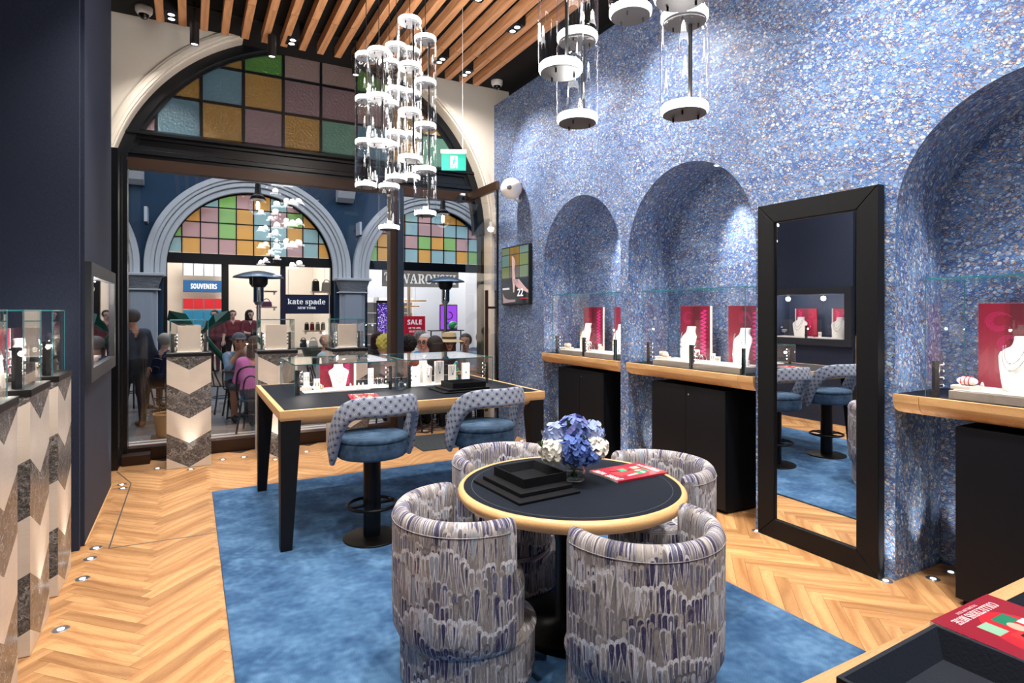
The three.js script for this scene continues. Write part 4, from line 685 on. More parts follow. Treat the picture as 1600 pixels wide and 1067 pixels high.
for (const [l, x, z, t, p] of DL) downlight(`twin downlight in the black ceiling, ${l}`, x, z, t, p);
// black cylinder spots in front of the arch
[[0.04, -6.83, 'left', [0.2, 1.2, -7.3]], [0.769, -6.76, 'middle', [0.9, 1.1, -7.2]], [1.677, -6.82, 'right', [1.7, 1.1, -7.2]]].forEach(([x, z, w, tg]) => {
  const t = thing('cylinder_spot', `black cylinder spotlight under the slats, ${w} of three before the arch`, 'spotlight', [x, 0, z], 0, 'black cylinder spotlights');
  part(t, 'stem', cyl(0.012, 0.012, 0.2, 0, 4.6, 0, 10), M.black); part(t, 'body', lathe([[0, 4.6], [0.04, 4.6], [0.043, 4.595], [0.043, 4.375], [0.036, 4.37], [0.034, 4.385], [0, 4.385]], 24), M.black); part(t, 'lens', cyl(0.032, 0.032, 0.003, 0, 4.379, 0, 18), glow(1, 0.97, 0.93, 6));
  spot(0xfff7ee, 30, [x, 4.365, z], tg, 0.5, 0.7, 2);
});
// dome cameras, smoke detector
function dome(label, x, z) { const t = thing('dome_camera', label, 'security camera', [x, CEIL, z], 0, 'dome cameras'); part(t, 'base', lathe([[0, 0], [0.078, 0], [0.08, -0.01], [0.078, -0.05], [0.062, -0.075], [0.052, -0.078], [0, -0.078]], 32), M.whitePlastic); part(t, 'dome', new THREE.SphereGeometry(0.05, 24, 12, 0, 2 * PI, PI / 2, PI / 2).translate(0, -0.076, 0), M.lens); part(t, 'lens', sph(0.014, 0.012, -0.112, 0.02, 12), M.steel); return t; }
dome('white dome camera on the black ceiling at far left', -0.42, -7.18); dome('white dome camera on the black ceiling in the far right corner', 3.68, -7.15);
{ const t = thing('smoke_detector', 'small white round detector on the ceiling between slats', 'detector', [3.07, CEIL, -6.5]); part(t, 'body', lathe([[0, 0], [0.045, 0], [0.045, -0.02], [0.03, -0.04], [0, -0.042]], 24), M.whitePlastic); part(t, 'vent', tor(0.032, 0.003, 0, -0.036, 0, 24), flat(150, 150, 150, 0.6)); }
// exit sign hung from the ceiling
{
  const x = 2.36, z = -5.55, t = thing('exit_sign', 'green running man exit sign hanging from the ceiling', 'exit sign', [x, 3.09, z], -0.45);
  const art = ctex(512, 350, (g, w, h) => {
    g.fillStyle = rgb(0, 158, 134); g.fillRect(0, 0, w, h); g.fillStyle = rgb(240, 250, 246); g.fillRect(w * 0.36, h * 0.12, w * 0.3, h * 0.74);
    g.fillStyle = rgb(0, 158, 134); g.strokeStyle = rgb(0, 158, 134); g.lineCap = 'round'; g.lineJoin = 'round'; g.beginPath(); g.arc(w * 0.545, h * 0.24, 21, 0, 7); g.fill();
    const ln = (p, wd) => { g.lineWidth = wd; g.beginPath(); p.forEach(([a, b], i) => i ? g.lineTo(a * w, b * h) : g.moveTo(a * w, b * h)); g.stroke(); };
    ln([[0.53, 0.36], [0.49, 0.55]], 38); ln([[0.53, 0.36], [0.45, 0.38], [0.42, 0.5]], 15); ln([[0.54, 0.36], [0.585, 0.46], [0.63, 0.44]], 15); ln([[0.48, 0.56], [0.45, 0.70], [0.37, 0.72]], 19); ln([[0.50, 0.56], [0.56, 0.68], [0.57, 0.86]], 19);
  });
  part(t, 'housing', rbox(0.262, 0.045, 0.05, 0.006, 0, 0.182, 0), M.whitePlastic); part(t, 'panel', rbox(0.25, 0.17, 0.014, 0.003, 0, 0.077, 0), flat(0, 150, 128, 0.4));
  part(t, 'pictogram', new THREE.PlaneGeometry(0.246, 0.166).translate(0, 0.077, 0.0075), std({ map: art, emissiveMap: art, emissive: 0xffffff, emissiveIntensity: 0.55, roughness: 0.4 }));
  part(t, 'cable', [cyl(0.003, 0.003, CEIL - 3.09 - 0.2, 0.09, 0.2, 0, 6)], M.whitePlastic);
}
// round loudspeaker on the right wall
{
  const t = thing('round_speaker', 'round white loudspeaker on a bracket on the blue wall', 'loudspeaker', [XW, 3.22, -6.62]); const dir = V3(-0.62, -0.1, 0.78).normalize(), q = new THREE.Quaternion().setFromUnitVectors(V3(0, 0, 1), dir), R = 0.135, c = dir.clone().multiplyScalar(0).add(V3(-0.17, 0, 0.0));
  const put = (g) => g.applyQuaternion(q).translate(c.x, c.y, c.z);
  part(t, 'shell', put(xf(new THREE.SphereGeometry(R, 40, 28), [0, 0, 0.01], 0, 0, 0, [1, 1, 1.12])), M.whitePlastic);
  part(t, 'ring', put(new THREE.TorusGeometry(0.055, 0.003, 8, 36).translate(0, 0, 0.138)), flat(190, 190, 190, 0.4)); part(t, 'driver', put(lathe([[0, 0.164], [0.018, 0.164], [0.03, 0.158], [0.03, 0.15], [0, 0.15]], 24).rotateX(PI / 2).scale(1, 1, 1)), flat(90, 92, 96, 0.4, 0.5));
  part(t, 'side_disc', [put(cyl(0.075, 0.06, 0.012, 0, 0, 0, 30).rotateZ(-PI / 2).translate(0.118, 0, -0.04))], flat(196, 132, 104, 0.4, 0.3), 'copper coloured disc'); part(t, 'back_plate', rbox(0.014, 0.26, 0.07, 0.006, -0.008, -0.02, -0.05), M.steel); part(t, 'arm', tube([[-0.01, -0.13, -0.05], [-0.06, -0.15, -0.03], [-0.14, -0.12, 0]], 0.012, 16, 8), M.whitePlastic);
}
// screen on the right wall
{
  const art = ctex(360, 400, (g, w, h) => {
    g.fillStyle = rgb(40, 58, 66); g.fillRect(0, 0, w, h); const cs = [[96, 116, 96], [128, 104, 52], [92, 124, 122], [130, 100, 54], [100, 116, 78], [96, 92, 96]];
    for (let j = 0; j < 3; j++) for (let i = 0; i < 3; i++) { g.fillStyle = rgb(...cs[(i + j * 2) % 6]); g.fillRect(i * 130 - 14, j * 84 - 30, 122, 78); }
    g.fillStyle = rgb(30, 44, 58); g.fillRect(0, 222, w, 60); g.fillStyle = rgb(26, 38, 48); g.fillRect(0, 282, w, 118);
    g.fillStyle = rgb(206, 176, 168); g.beginPath(); g.moveTo(140, 60); g.bezierCurveTo(190, 70, 200, 120, 178, 150); g.lineTo(190, 236); g.lineTo(176, 320); g.lineTo(160, 322); g.lineTo(150, 236); g.lineTo(146, 150); g.closePath(); g.fill();
    g.fillStyle = rgb(188, 158, 160); g.beginPath(); g.moveTo(160, 226); g.lineTo(240, 230); g.bezierCurveTo(280, 260, 320, 290, 360, 310); g.lineTo(360, 330); g.bezierCurveTo(300, 310, 240, 300, 200, 280); g.closePath(); g.fill(); for (let i = 0; i < 4; i++) { g.strokeStyle = rgb(96, 74, 92); g.lineWidth = 4; g.beginPath(); g.moveTo(166 + i * 16, 228); g.lineTo(176 + i * 17, 262); g.stroke(); }
    g.fillStyle = rgb(150, 130, 138); g.beginPath(); g.moveTo(10, 320); g.bezierCurveTo(40, 380, 90, 370, 190, 372); g.lineTo(190, 388); g.lineTo(20, 396); g.closePath(); g.fill();
    g.fillStyle = '#f4f6f8'; g.font = 'bold 74px sans-serif'; g.fillText('22', 214, 350); g.fillStyle = rgb(206, 212, 216); g.fillRect(8, 286, 100, 14); g.fillStyle = rgb(150, 30, 40); g.fillRect(256, 360, 104, 10);
  });
  const t = thing('square_screen', 'square screen showing joined hands, on the blue wall by the door', 'screen', [XW, 2.12, -6.75]);
  part(t, 'casing', rbox(0.05, 0.77, 0.74, 0.004, -0.026, 0, 0), M.black); part(t, 'display', new THREE.PlaneGeometry(0.71, 0.74).rotateY(-PI / 2).translate(-0.0515, 0, 0), std({ map: art, emissiveMap: art, emissive: 0xffffff, emissiveIntensity: 0.5, roughness: 0.12 }));
}
// small camera beside the door head
{ const t = thing('corner_camera', 'small dark camera above the open door', 'security camera', [3.36, 3.26, -7.6]); part(t, 'bracket', bx(-0.01, 0.05, 0.02, 0.05, -0.05, 0), M.whitePlastic); part(t, 'body', rbox(0.09, 0.09, 0.12, 0.01, -0.02, -0.04, 0.02), flat(30, 40, 52, 0.4)); part(t, 'lens', cyl(0.02, 0.02, 0.012).rotateX(PI / 2).translate(-0.02, -0.04, 0.08), M.lens); }
// ---------- lights let into the floor ----------
function floorLight(label, x, z, aim, power, angle = 0.36) {
  const t = thing('floor_uplight', label, 'floor light', [x, 0, z], 0, 'small round floor uplights');
  part(t, 'rim', lathe([[0.015, 0.001], [0.024, 0.0012], [0.034, 0.0035], [0.038, 0.002], [0.039, 0.0]], 28), M.steel); part(t, 'lens', cyl(0.016, 0.016, 0.0015, 0, 0.0006, 0, 22), glow(1, 0.98, 0.95, 5));
  if (power) spot(0xfff3e4, power, [x, 0.012, z], aim, angle, 0.9, 0.8);
}
const FL = [['beside the farthest left pedestal, inner of two', -0.575, -4.987, [-0.70, 1.0, -5.0], 0.0], ['before the farthest left pedestal, far edge', -0.583, -4.79, [-0.7, 1.0, -4.62], 0], ['before the farthest left pedestal', -0.582, -4.454, [-0.70, 1.0, -4.454], 5], ['before the middle left pedestal', -0.588, -3.8, [-0.70, 1.0, -3.8], 5], ['at the inlaid floor strip, near one', -0.549, -6.541, [-0.65, 1.0, -6.541], 3], ['at the inlaid floor strip, far one', -0.571, -6.691, [-0.62, 1.0, -6.691], 0],
  ['left of the leftmost window pedestal', -0.299, -7.2, [-0.3, 1, -7.2], 0], ['before the leftmost window pedestal', 0.006, -6.995, [0.0, 1.0, -7.1], 5], ['right of the leftmost window pedestal', 0.318, -7.277, [0.3, 1, -7.3], 0], ['between the window pedestals', 0.533, -7.29, [0.5, 1, -7.3], 0], ['before the middle window pedestal', 0.83, -6.997, [0.86, 1.0, -7.1], 5], ['behind the long table legs', 1.2, -7.227, [1.2, 1, -7.3], 0],
  ['at the foot of the mirror', 3.737, -2.061, [3.79, 1.0, -2.061], 5], ['in the near niche, outer of two', 4.02, -1.935, [4.02, 1.0, -2.05], 6], ['in the near niche, inner of two', 4.22, -1.93, [4.32, 1.0, -1.93], 4], ['in the middle niche', 4.05, -4.42, [4.1, 1.0, -4.53], 6], ['beside the pier between far and middle niche', 3.735, -4.57, [3.79, 1.0, -4.57], 4], ['in the far niche', 4.05, -6.0, [4.1, 1.0, -6.1], 6], ['under the screen wall', 3.7, -6.5, [3.79, 1, -6.5], 4], ['left of the mirror foot', 3.737, -2.99, [3.79, 1.0, -2.99], 4]];
for (const [l, x, z, a, p] of FL) floorLight(`small round floor uplight ${l}`, x, z, a, p);
// lamps in the crowns of the niches
NICHES.forEach(([z, r], i) => {
  const w = ['far', 'middle', 'near'][i], t = thing('niche_downlight', `tiny downlight in the crown of the ${w} niche`, 'downlight', [4.06, NY + r - 0.012, z + 0.12], 0, 'niche downlights');
  part(t, 'rim', cyl(0.03, 0.03, 0.012, 0, -0.004, 0, 18), M.whitePlastic); part(t, 'lens', cyl(0.022, 0.022, 0.003, 0, -0.007, 0, 16), glow(1, 0.97, 0.92, 10));
  spot(0xfff7ee, 36, [4.06, NY + r - 0.04, z + 0.12], [4.31, 1.9, z + r * 0.28], 0.45, 0.9, 1.5); spot(0xfff7ee, 8, [4.06, NY + r - 0.04, z + 0.1], [4.1, 1.2, z - r * 0.8], 0.5, 0.9, 1.5);
});
// ---------- showcase in the left wall ----------
{
  const t = thing('glazed_showcase', 'glazed showcase in the left wall in a wide dark frame', 'showcase', [-0.65, 0, -5.83]);
  const z0 = 0.76, z1 = -0.77, y0 = 1.14, y1 = 2.0;
  part(t, 'frame', [bx(0, 0.04, y0, y0 + 0.1, z1, z0), bx(0, 0.04, y1 - 0.1, y1, z1, z0), bx(0, 0.04, y0 + 0.1, y1 - 0.1, z0 - 0.1, z0), bx(0, 0.04, y0 + 0.1, y1 - 0.1, z1, z1 + 0.1)], flat(40, 44, 52, 0.5, 0.2)); 
  part(t, 'glass_pane', bx(0.012, 0.018, y0 + 0.1, y1 - 0.1, z1 + 0.1, z0 - 0.1), M.glass);
  part(t, 'box', [bx(-0.55, -0.53, y0 + 0.08, y1 - 0.07, z1 + 0.1, z0 - 0.1), bx(-0.55, 0, y0 + 0.08, y0 + 0.09, z1 + 0.1, z0 - 0.1), bx(-0.55, 0, y1 - 0.08, y1 - 0.07, z1 + 0.1, z0 - 0.1), bx(-0.55, 0, y0 + 0.09, y1 - 0.08, z1 + 0.09, z1 + 0.1), bx(-0.55, 0, y0 + 0.09, y1 - 0.08, z0 - 0.1, z0 - 0.09)], M.navy);
  const lm = glow(1, 0.97, 0.92, 10); for (const zz of [-0.5, -0.2, 0.1, 0.4]) part(t, 'lamp', cyl(0.02, 0.02, 0.01, -0.1, y1 - 0.095, zz, 14), lm);
  for (const zz of [-0.35, 0.25]) pointLight(0xfff4e6, 1.6, [-0.74, y1 - 0.16, -5.83 + zz], 1.5);
  const y = y0 + 0.09; riser('white board at far side in the left wall showcase', -0.83, y, -6.15, 0.5, 0.025, 0.26, PI / 2); riser('white board at near side in the left wall showcase', -0.83, y, -5.5, 0.5, 0.025, 0.26, PI / 2);
  redPanel('red panel at far side in the left wall showcase', -1.0, y, -6.05, PI / 2, 0.36, 0.46, 0); redPanel('red panel at near side in the left wall showcase', -1.0, y, -5.42, PI / 2, 0.36, 0.46, 1);
  bust('at far side in the left wall showcase', -0.83, y + 0.025, -6.05, PI / 2); bust('at near side in the left wall showcase', -0.83, y + 0.025, -5.4, PI / 2);
  lampPost('lamp post in the left wall showcase', -0.72, y, -5.85, 0.2, PI - 0.4, 0.3); earCard('white card in the left wall showcase', -0.8, y + 0.025, -5.68, PI / 2, 0.08); tBar('bar stand in the left wall showcase', -0.78, y + 0.025, -6.28, PI / 2);
}
// ---------- the arcade outside the window ----------
const CA = Math.cos(Math.atan(503 / F)), SA = Math.sin(Math.atan(503 / F));
const atZ = (px, py, z) => { const u = (px - 800) / F, t = z / (-CA + SA * u); return [(SA + CA * u) * t, 1.65 - (py - 486) / F * t]; };
const atD = (px, D) => { const u = (px - 800) / F; return [(SA + CA * u) * D, (-CA + SA * u) * D]; };
{
  const fl = struct('floor_arcade', [bx(-9, 15, -0.12, -0.006, -24, -7.66)], flat(84, 84, 86, 0.5), 'tiled floor of the arcade');
  const cols = [flat(112, 112, 114, 0.3), flat(96, 98, 102, 0.3), flat(80, 58, 50, 0.35), flat(124, 122, 120, 0.3)];
  const tg = rbox(0.296, 0.012, 0.296, 0.003, 0, 0, 0, 1);
  for (let j = 0; j < 11; j++) for (let i = 0; i < 19; i++) { const t = part(fl, 'tile', tg, (i + 2 * j) % 7 === 3 ? cols[2] : cols[(i * 3 + j * 5) % 7 < 3 ? 0 : (i + j) % 2 ? 1 : 3]); t.position.set(-1.2 + i * 0.3, -0.005, -9.0 - j * 0.3); }
  const bands = [[-8.34, -8.38, [60, 76, 104]], [-8.38, -8.5, [214, 206, 194]], [-8.5, -8.56, [128, 56, 46]], [-8.56, -8.66, [206, 200, 190]], [-8.66, -8.72, [66, 84, 112]], [-8.72, -8.83, [214, 206, 194]]];
  for (const [a, b, c] of bands) part(fl, 'border_strip', bx(-1.4, 4.6, -0.006, 0.001, b + 0.002, a - 0.002), flat(...c, 0.4));
  const cg = rbox(0.106, 0.01, 0.106, 0.002, 0, 0, 0, 1), cr = flat(150, 78, 60, 0.4), cw = flat(212, 204, 190, 0.4);
  for (let j = 0; j < 6; j++) for (let i = 0; i < 14; i++) { const t = part(fl, 'tile', cg, (i + j) % 2 ? cr : cw); t.position.set(2.4 + i * 0.108, -0.004, -7.72 - j * 0.108); }
  for (let i = 0; i < 26; i++) { const t = part(fl, 'tile', cg, i % 2 ? cw : cols[1]); t.position.set(-0.5 + i * 0.108, -0.004, -8.2); }
}
// opposite front: blue wall, stone arches on pilasters
const OZ = -18.2, OC = [-3.82, 1.61, 7.04, 12.47], OR = 2.24, OS = 2.83;
{
  const s = new THREE.Shape(); s.moveTo(-9, 0); s.lineTo(-9, 9); s.lineTo(15.2, 9); s.lineTo(15.2, 0);
  for (const c of [...OC].reverse()) { s.lineTo(c + OR, 0); s.lineTo(c + OR, OS); s.absarc(c, OS, OR, 0, PI, false); s.lineTo(c - OR, 0); }
  s.closePath();
  const w = struct('wall_arcade', new THREE.ExtrudeGeometry(s, { depth: 0.4, bevelEnabled: false, curveSegments: 36 }).translate(0, 0, OZ - 0.4), M.hallBlue, 'deep blue arcade wall across the hall');
  const ring = (c, r0, r1, d) => { const q = new THREE.Shape(); q.absarc(c, OS, r1, 0, PI, false); q.lineTo(c - r1, OS - 0.24); q.lineTo(c - r0, OS - 0.24); q.absarc(c, OS, r0, PI, 0, true); q.lineTo(c + r0, OS - 0.24); q.lineTo(c + r1, OS - 0.24); q.closePath(); return new THREE.ExtrudeGeometry(q, { depth: d, bevelEnabled: true, bevelThickness: 0.02, bevelSize: 0.015, bevelSegments: 1, curveSegments: 40 }).translate(0, 0, OZ); };
  for (const c of OC) part(w, 'arch_moulding', [ring(c, 2.18, 2.3, 0.06), ring(c, 2.33, 2.42, 0.12), ring(c, 2.46, 2.52, 0.16), ring(c, 2.54, 2.66, 0.2)], M.stone);
  const carve = noiseTex(0.5, [0, 0, 0], [255, 255, 255], 7, 256, 6);
  const capM = std({ color: hex(158, 162, 168), roughness: 0.85, bumpMap: carve, bumpScale: 0.05 });
  for (let i = 0; i < 3; i++) {
    const x = (OC[i] + OC[i + 1]) / 2;
    part(w, 'pilaster', [rbox(0.72, 2.2, 0.36, 0.06, x, 1.1, OZ + 0.16), rbox(0.62, 2.2, 0.42, 0.1, x, 1.1, OZ + 0.17)], flat(164, 172, 184, 0.6));
    const c = part(w, 'capital', [new THREE.CylinderGeometry(0.66, 0.5, 0.36, 4).rotateY(PI / 4).scale(1, 1, 0.62).translate(x, 2.4, OZ + 0.17)], capM); part(c, 'abacus', [rbox(1.02, 0.08, 0.66, 0.02, x, 2.6, OZ + 0.17), rbox(0.86, 0.04, 0.56, 0.015, x, 2.21, OZ + 0.15)], M.stone);
    for (const s2 of [-1]) part(w, 'corbel', extr(poly([[0, 0], [0, 0.5], [0.42, 0.5], [0.40, 0.3], [0.28, 0.1], [0.12, 0.0]]), 0.5).rotateY(-PI / 2).translate(x + s2 * 0.05 + 0.1, 4.95, OZ), M.stone);
    // blade signs
    const sg = thing('blade_sign', `small lit sign box on the blue arcade wall, ${['far left', 'above the middle column', 'at right'][i]}`, 'sign', [x + 0.12, 4.1, OZ + 0.25]); part(sg, 'arm', bx(-0.03, 0.03, -0.02, 0.02, -0.25, 0.2), M.black); part(sg, 'box', rbox(0.08, 0.46, 0.42, 0.01, 0, 0.0, 0.25), M.black); for (const q of [-1, 1]) part(sg, 'panel', bx(q * 0.041 - 0.002, q * 0.041 + 0.002, -0.18, 0.2, 0.06, 0.44), flat(206, 212, 220, 0.4)); part(sg, 'front', bx(-0.035, 0.035, -0.18, 0.2, 0.461, 0.466), flat(200, 206, 214, 0.4));
  }
  struct('roof_arcade', [bx(-9, 15.2, 9, 9.1, -18.6, -7.6)], flat(190, 200, 212, 0.8), 'pale roof of the arcade');
  struct('wall_arcade_left', [bx(-9.1, -9, 0, 9, -24, -7.6)], M.hallBlue); struct('wall_arcade_right', [bx(15.2, 15.3, 0, 9, -24, -7.6)], M.hallBlue);
  struct('wall_arcade_near', [bx(-9, -1.95, 0, 9, -7.8, -7.66), bx(4.46, 15.2, 0, 9, -7.8, -7.66), bx(-1.95, 4.46, 5.2, 9, -7.8, -7.66)], M.hallBlue, 'arcade wall on the shop side');
}
// coloured fanlights of the opposite front
OC.slice(0, 3).forEach((c, n) => {
  const win = struct('window_' + (3 + n), null, null, 'coloured fanlight across the arcade'); const R = OR - 0.06, P = []; for (let i = 0; i <= 60; i++) { const a = PI * i / 60; P.push([c + R * Math.cos(a), OS + R * Math.sin(a)]); }
  const C = { m: [222, 200, 202], b: [196, 222, 228], a: [238, 208, 142], g: [190, 224, 168] }, gl = {}; for (const k in C) gl[k] = phys({ color: hex(...C[k]), transmission: 0.55, roughness: 0.5, thickness: 0 });
  const rows = ['mbbmabgmabm', 'baabammaabm', 'bbagmmgabba', 'agmbamgabmg'], xs = Array.from({ length: 11 }, (_, i) => c - 2.26 + 0.452 * i), ys = [3.25, 3.69, 4.13, 4.56, 5.02];
  for (let j = 0; j < 4; j++) for (let i = 0; i < 10; i++) { const Q = clipRect(P, xs[i] + 0.014, xs[i + 1] - 0.014, ys[j] + 0.014, ys[j + 1] - 0.014); if (Q.length < 3 || Math.abs(area(Q)) < 0.01) continue; part(win, 'glass_pane', boxUV(extr(poly(Q), 0.008)).translate(0, 0, OZ - 0.3), gl[rows[(j + n) % 4][(i + n * 3) % 11]]); }
  for (let i = 1; i < 10; i++) { const h = Math.sqrt(Math.max(0, R * R - (xs[i] - c) ** 2)) + OS; if (h > 3.3) part(win, 'glazing_bar', bx(xs[i] - 0.014, xs[i] + 0.014, 3.25, h, OZ - 0.32, OZ - 0.27), M.frame); }
  for (const y of ys.slice(1, 4)) { const ww = Math.sqrt(R * R - (y - OS) ** 2); part(win, 'glazing_bar', bx(c - ww, c + ww, y - 0.014, y + 0.014, OZ - 0.315, OZ - 0.275), M.frame); }
  const q = new THREE.Shape(); q.absarc(c, OS, OR + 0.01, 0, PI, false); q.absarc(c, OS, R - 0.02, PI, 0, true);
  part(win, 'arch_frame', new THREE.ExtrudeGeometry(q, { depth: 0.1, bevelEnabled: false, curveSegments: 40 }).translate(0, 0, OZ - 0.36), M.frame);
  part(win, 'transom', bx(c - OR, c + OR, 2.97, 3.25, OZ - 0.38, OZ - 0.22), M.frame); for (const s of [-1, 1]) part(win, 'jamb', bx(c + s * (OR - 0.09), c + s * OR, 0, 2.97, OZ - 0.38, OZ - 0.2), M.frame);
});
// shop rooms behind the arches
const shopWhite = flat(226, 218, 208, 0.8);
[[1.61, 'handbag shop'], [7.04, 'crystal shop'], [-3.82, 'shop at far left']].forEach(([c, nm], i) => {
  struct('room_shell_' + ['one', 'two', 'three'][i], [bx(c - 2.66, c + 2.66, 0, 5.3, -24.1, -24), bx(c - 2.7, c - 2.62, 0, 5.3, -24, OZ - 0.4), bx(c + 2.62, c + 2.7, 0, 5.3, -24, OZ - 0.4), bx(c - 2.7, c + 2.7, 5.2, 5.3, -24, OZ - 0.4)], i === 1 ? flat(206, 212, 222, 0.8) : shopWhite, `pale walls of the ${nm}`);
  const p = thing('ceiling_light_panel', `bright ceiling panel inside the ${nm}`, 'light panel', [c, 5.19, -21.2]); part(p, 'frame', bx(-1.7, 1.7, -0.03, 0, -1.7, 1.7), M.whitePlastic); part(p, 'diffuser', bx(-1.6, 1.6, -0.036, -0.03, -1.6, 1.6), glow(1, 0.98, 0.95, 2.2));
  areaLight(0xfff6ec, 9, 3.2, 3.2, [c, 5.14, -21.2], [c, 0, -21.2]);
});
function textPanel(w, h, draw) { return ctex(w, h, draw); }
const litPlane = (tex, k) => std({ map: tex, emissiveMap: tex, emissive: 0xffffff, emissiveIntensity: k, roughness: 0.5 });
{ // handbag shop sign and shelves
  const [x0, y1] = atZ(443, 460, -18.75), [x1, y0] = atZ(514, 490, -18.75), w = x1 - x0, h = y1 - y0;
  const t = thing('shop_sign', 'dark blue hanging shop sign with white lettering reading kate spade', 'sign', [(x0 + x1) / 2, (y0 + y1) / 2, -18.75]);
  part(t, 'board', rbox(w, h, 0.05, 0.005), flat(18, 26, 54, 0.3)); part(t, 'lettering', new THREE.PlaneGeometry(w - 0.01, h - 0.01).translate(0, 0, 0.0262), litPlane(textPanel(640, 270, (g, W, H) => { g.fillStyle = rgb(18, 26, 54); g.fillRect(0, 0, W, H); g.fillStyle = '#fff'; g.textAlign = 'center'; g.font = 'bold 100px serif'; g.fillText('kate spade', W / 2, 135, 540); g.font = 'bold 46px serif'; g.fillText('NEW YORK', W / 2, 205, 320); }), 0.5)); part(t, 'cables', [cyl(0.006, 0.006, 5.19 - y1, -w * 0.4, h / 2, 0, 6), cyl(0.006, 0.006, 5.19 - y1, w * 0.4, h / 2, 0, 6)], M.steel);
  const posts = [[346, 357, -18.55, M.frame, 'dark glazing post of the handbag shop at left'], [438, 446, -18.55, flat(40, 34, 60, 0.4), 'dark glazing post of the handbag shop beside its sign']];
  posts.forEach(([a, b, z, m, l], i) => { const [xa] = atZ(a, 450, z), [xb] = atZ(b, 450, z); struct('trim_' + (20 + i), bx(xa, xb, 0, 2.97, z - 0.06, z + 0.06), m, l); });
  const sh = (label, xa, xb, y, z) => { const s = thing('bracket_shelf', label, 'shelf', [(xa + xb) / 2, y, z]); part(s, 'board', rbox(xb - xa, 0.04, 0.35, 0.006, 0, 0, 0), flat(206, 178, 160, 0.6)); part(s, 'bracket', [bx(-(xb - xa) / 2 + 0.05, -(xb - xa) / 2 + 0.08, -0.1, -0.02, -0.2, 0.1), bx((xb - xa) / 2 - 0.08, (xb - xa) / 2 - 0.05, -0.1, -0.02, -0.2, 0.1)], M.steel); return y; };
  const bag = (label, x, y, z, w2, h2, c) => { const b = thing('handbag', label, 'handbag', [x, y + 0.02, z], rr(-0.3, 0.3), 'handbags on the shop shelves'); const g = rbox(w2, h2, 0.14, 0.03, 0, h2 / 2, 0), p = g.attributes.position; for (let i = 0; i < p.count; i++) p.setX(i, p.getX(i) * (1.08 - 0.2 * p.getY(i) / h2)); g.computeVertexNormals(); part(b, 'body', g, flat(...c, 0.45)); part(b, 'handle', new THREE.TorusGeometry(w2 * 0.3, 0.012, 8, 20, PI).translate(0, h2 * 0.95, 0), flat(c[0] * 0.6, c[1] * 0.6, c[2] * 0.6, 0.5)); };
  const Z = -19.6; const S1 = [atZ(486, 456, Z), atZ(516, 456, Z)], S2 = [atZ(474, 517, Z), atZ(504, 524, Z)], S3 = [atZ(470, 541, Z), atZ(520, 541, Z)], S4 = [atZ(400, 480, Z), atZ(432, 480, Z)], S5 = [atZ(400, 455, Z), atZ(432, 455, Z)];
  sh('upper pale shelf above the handbag shop sign', S1[0][0], S1[1][0], S1[0][1], Z); bag('black tote bag on the upper shelf', S1[0][0] + 0.14, S1[0][1], Z, 0.22, 0.34, [26, 26, 30]); bag('silver grey tote bag on the upper shelf', S1[0][0] + 0.48, S1[0][1], Z, 0.3, 0.3, [176, 174, 172]);
  sh('pale shelf holding four small bags', S2[0][0], S2[1][0], S2[0][1], Z); [[40, 36, 40], [140, 40, 56], [128, 134, 110], [70, 66, 70]].forEach((c, i) => bag(`small upright bag on the pale shelf, ${['black', 'red', 'sage green', 'dark grey'][i]}`, S2[0][0] + 0.1 + i * 0.17, S2[0][1], Z, 0.13, 0.22, c));
  { const s = thing('display_table', 'dark green marble display table in the handbag shop', 'table', [(S3[0][0] + S3[1][0]) / 2, 0, Z + 0.5]); part(s, 'top', rbox(1.5, 0.06, 0.6, 0.02, 0, S3[0][1] - 0.03, 0), flat(40, 60, 52, 0.3)); part(s, 'drum', cyl(0.4, 0.55, S3[0][1] - 0.06, 0, 0, 0, 30), flat(44, 64, 56, 0.4)); bag('cream handbag on the marble table', (S3[0][0] + S3[1][0]) / 2 - 0.2, S3[0][1] - 0.02, Z + 0.5, 0.26, 0.22, [214, 206, 192]); bag('black handbag on the marble table', (S3[0][0] + S3[1][0]) / 2 - 0.5, S3[0][1] - 0.02, Z + 0.5, 0.2, 0.24, [30, 30, 34]); bag('green handbag on the marble table', (S3[0][0] + S3[1][0]) / 2 + 0.35, S3[0][1] - 0.02, Z + 0.5, 0.34, 0.2, [52, 64, 60]); }
  sh('lower shelf behind the patio heater', S4[0][0], S4[1][0], S4[0][1], Z); bag('purple clutch on the lower shelf', S4[0][0] + 0.3, S4[0][1], Z, 0.3, 0.16, [120, 70, 120]); sh('upper shelf behind the patio heater', S5[0][0], S5[1][0], S5[0][1], Z);
  // souvenir stand seen deep in the shop
  const [ax, ay] = atZ(286, 438, -23.6), [bx1, by] = atZ(350, 452, -23.6); const s = thing('souvenir_fascia', 'blue fascia lettered SOUVENIRS deep inside the handbag shop', 'sign', [(ax + bx1) / 2, (ay + by) / 2 - 0.05, -23.6]); const W2 = bx1 - ax;
  part(s, 'board', rbox(W2, 0.42, 0.08, 0.01), flat(24, 78, 128, 0.4)); part(s, 'lettering', new THREE.PlaneGeometry(W2 - 0.02, 0.4).translate(0, 0, 0.042), litPlane(textPanel(768, 150, (g, W, H) => { g.fillStyle = rgb(24, 78, 128); g.fillRect(0, 0, W, H); g.fillStyle = '#fff'; g.textAlign = 'center'; g.font = 'bold 92px sans-serif'; g.fillText('SOUVENIRS', W / 2, 108, 740); }), 0.6));
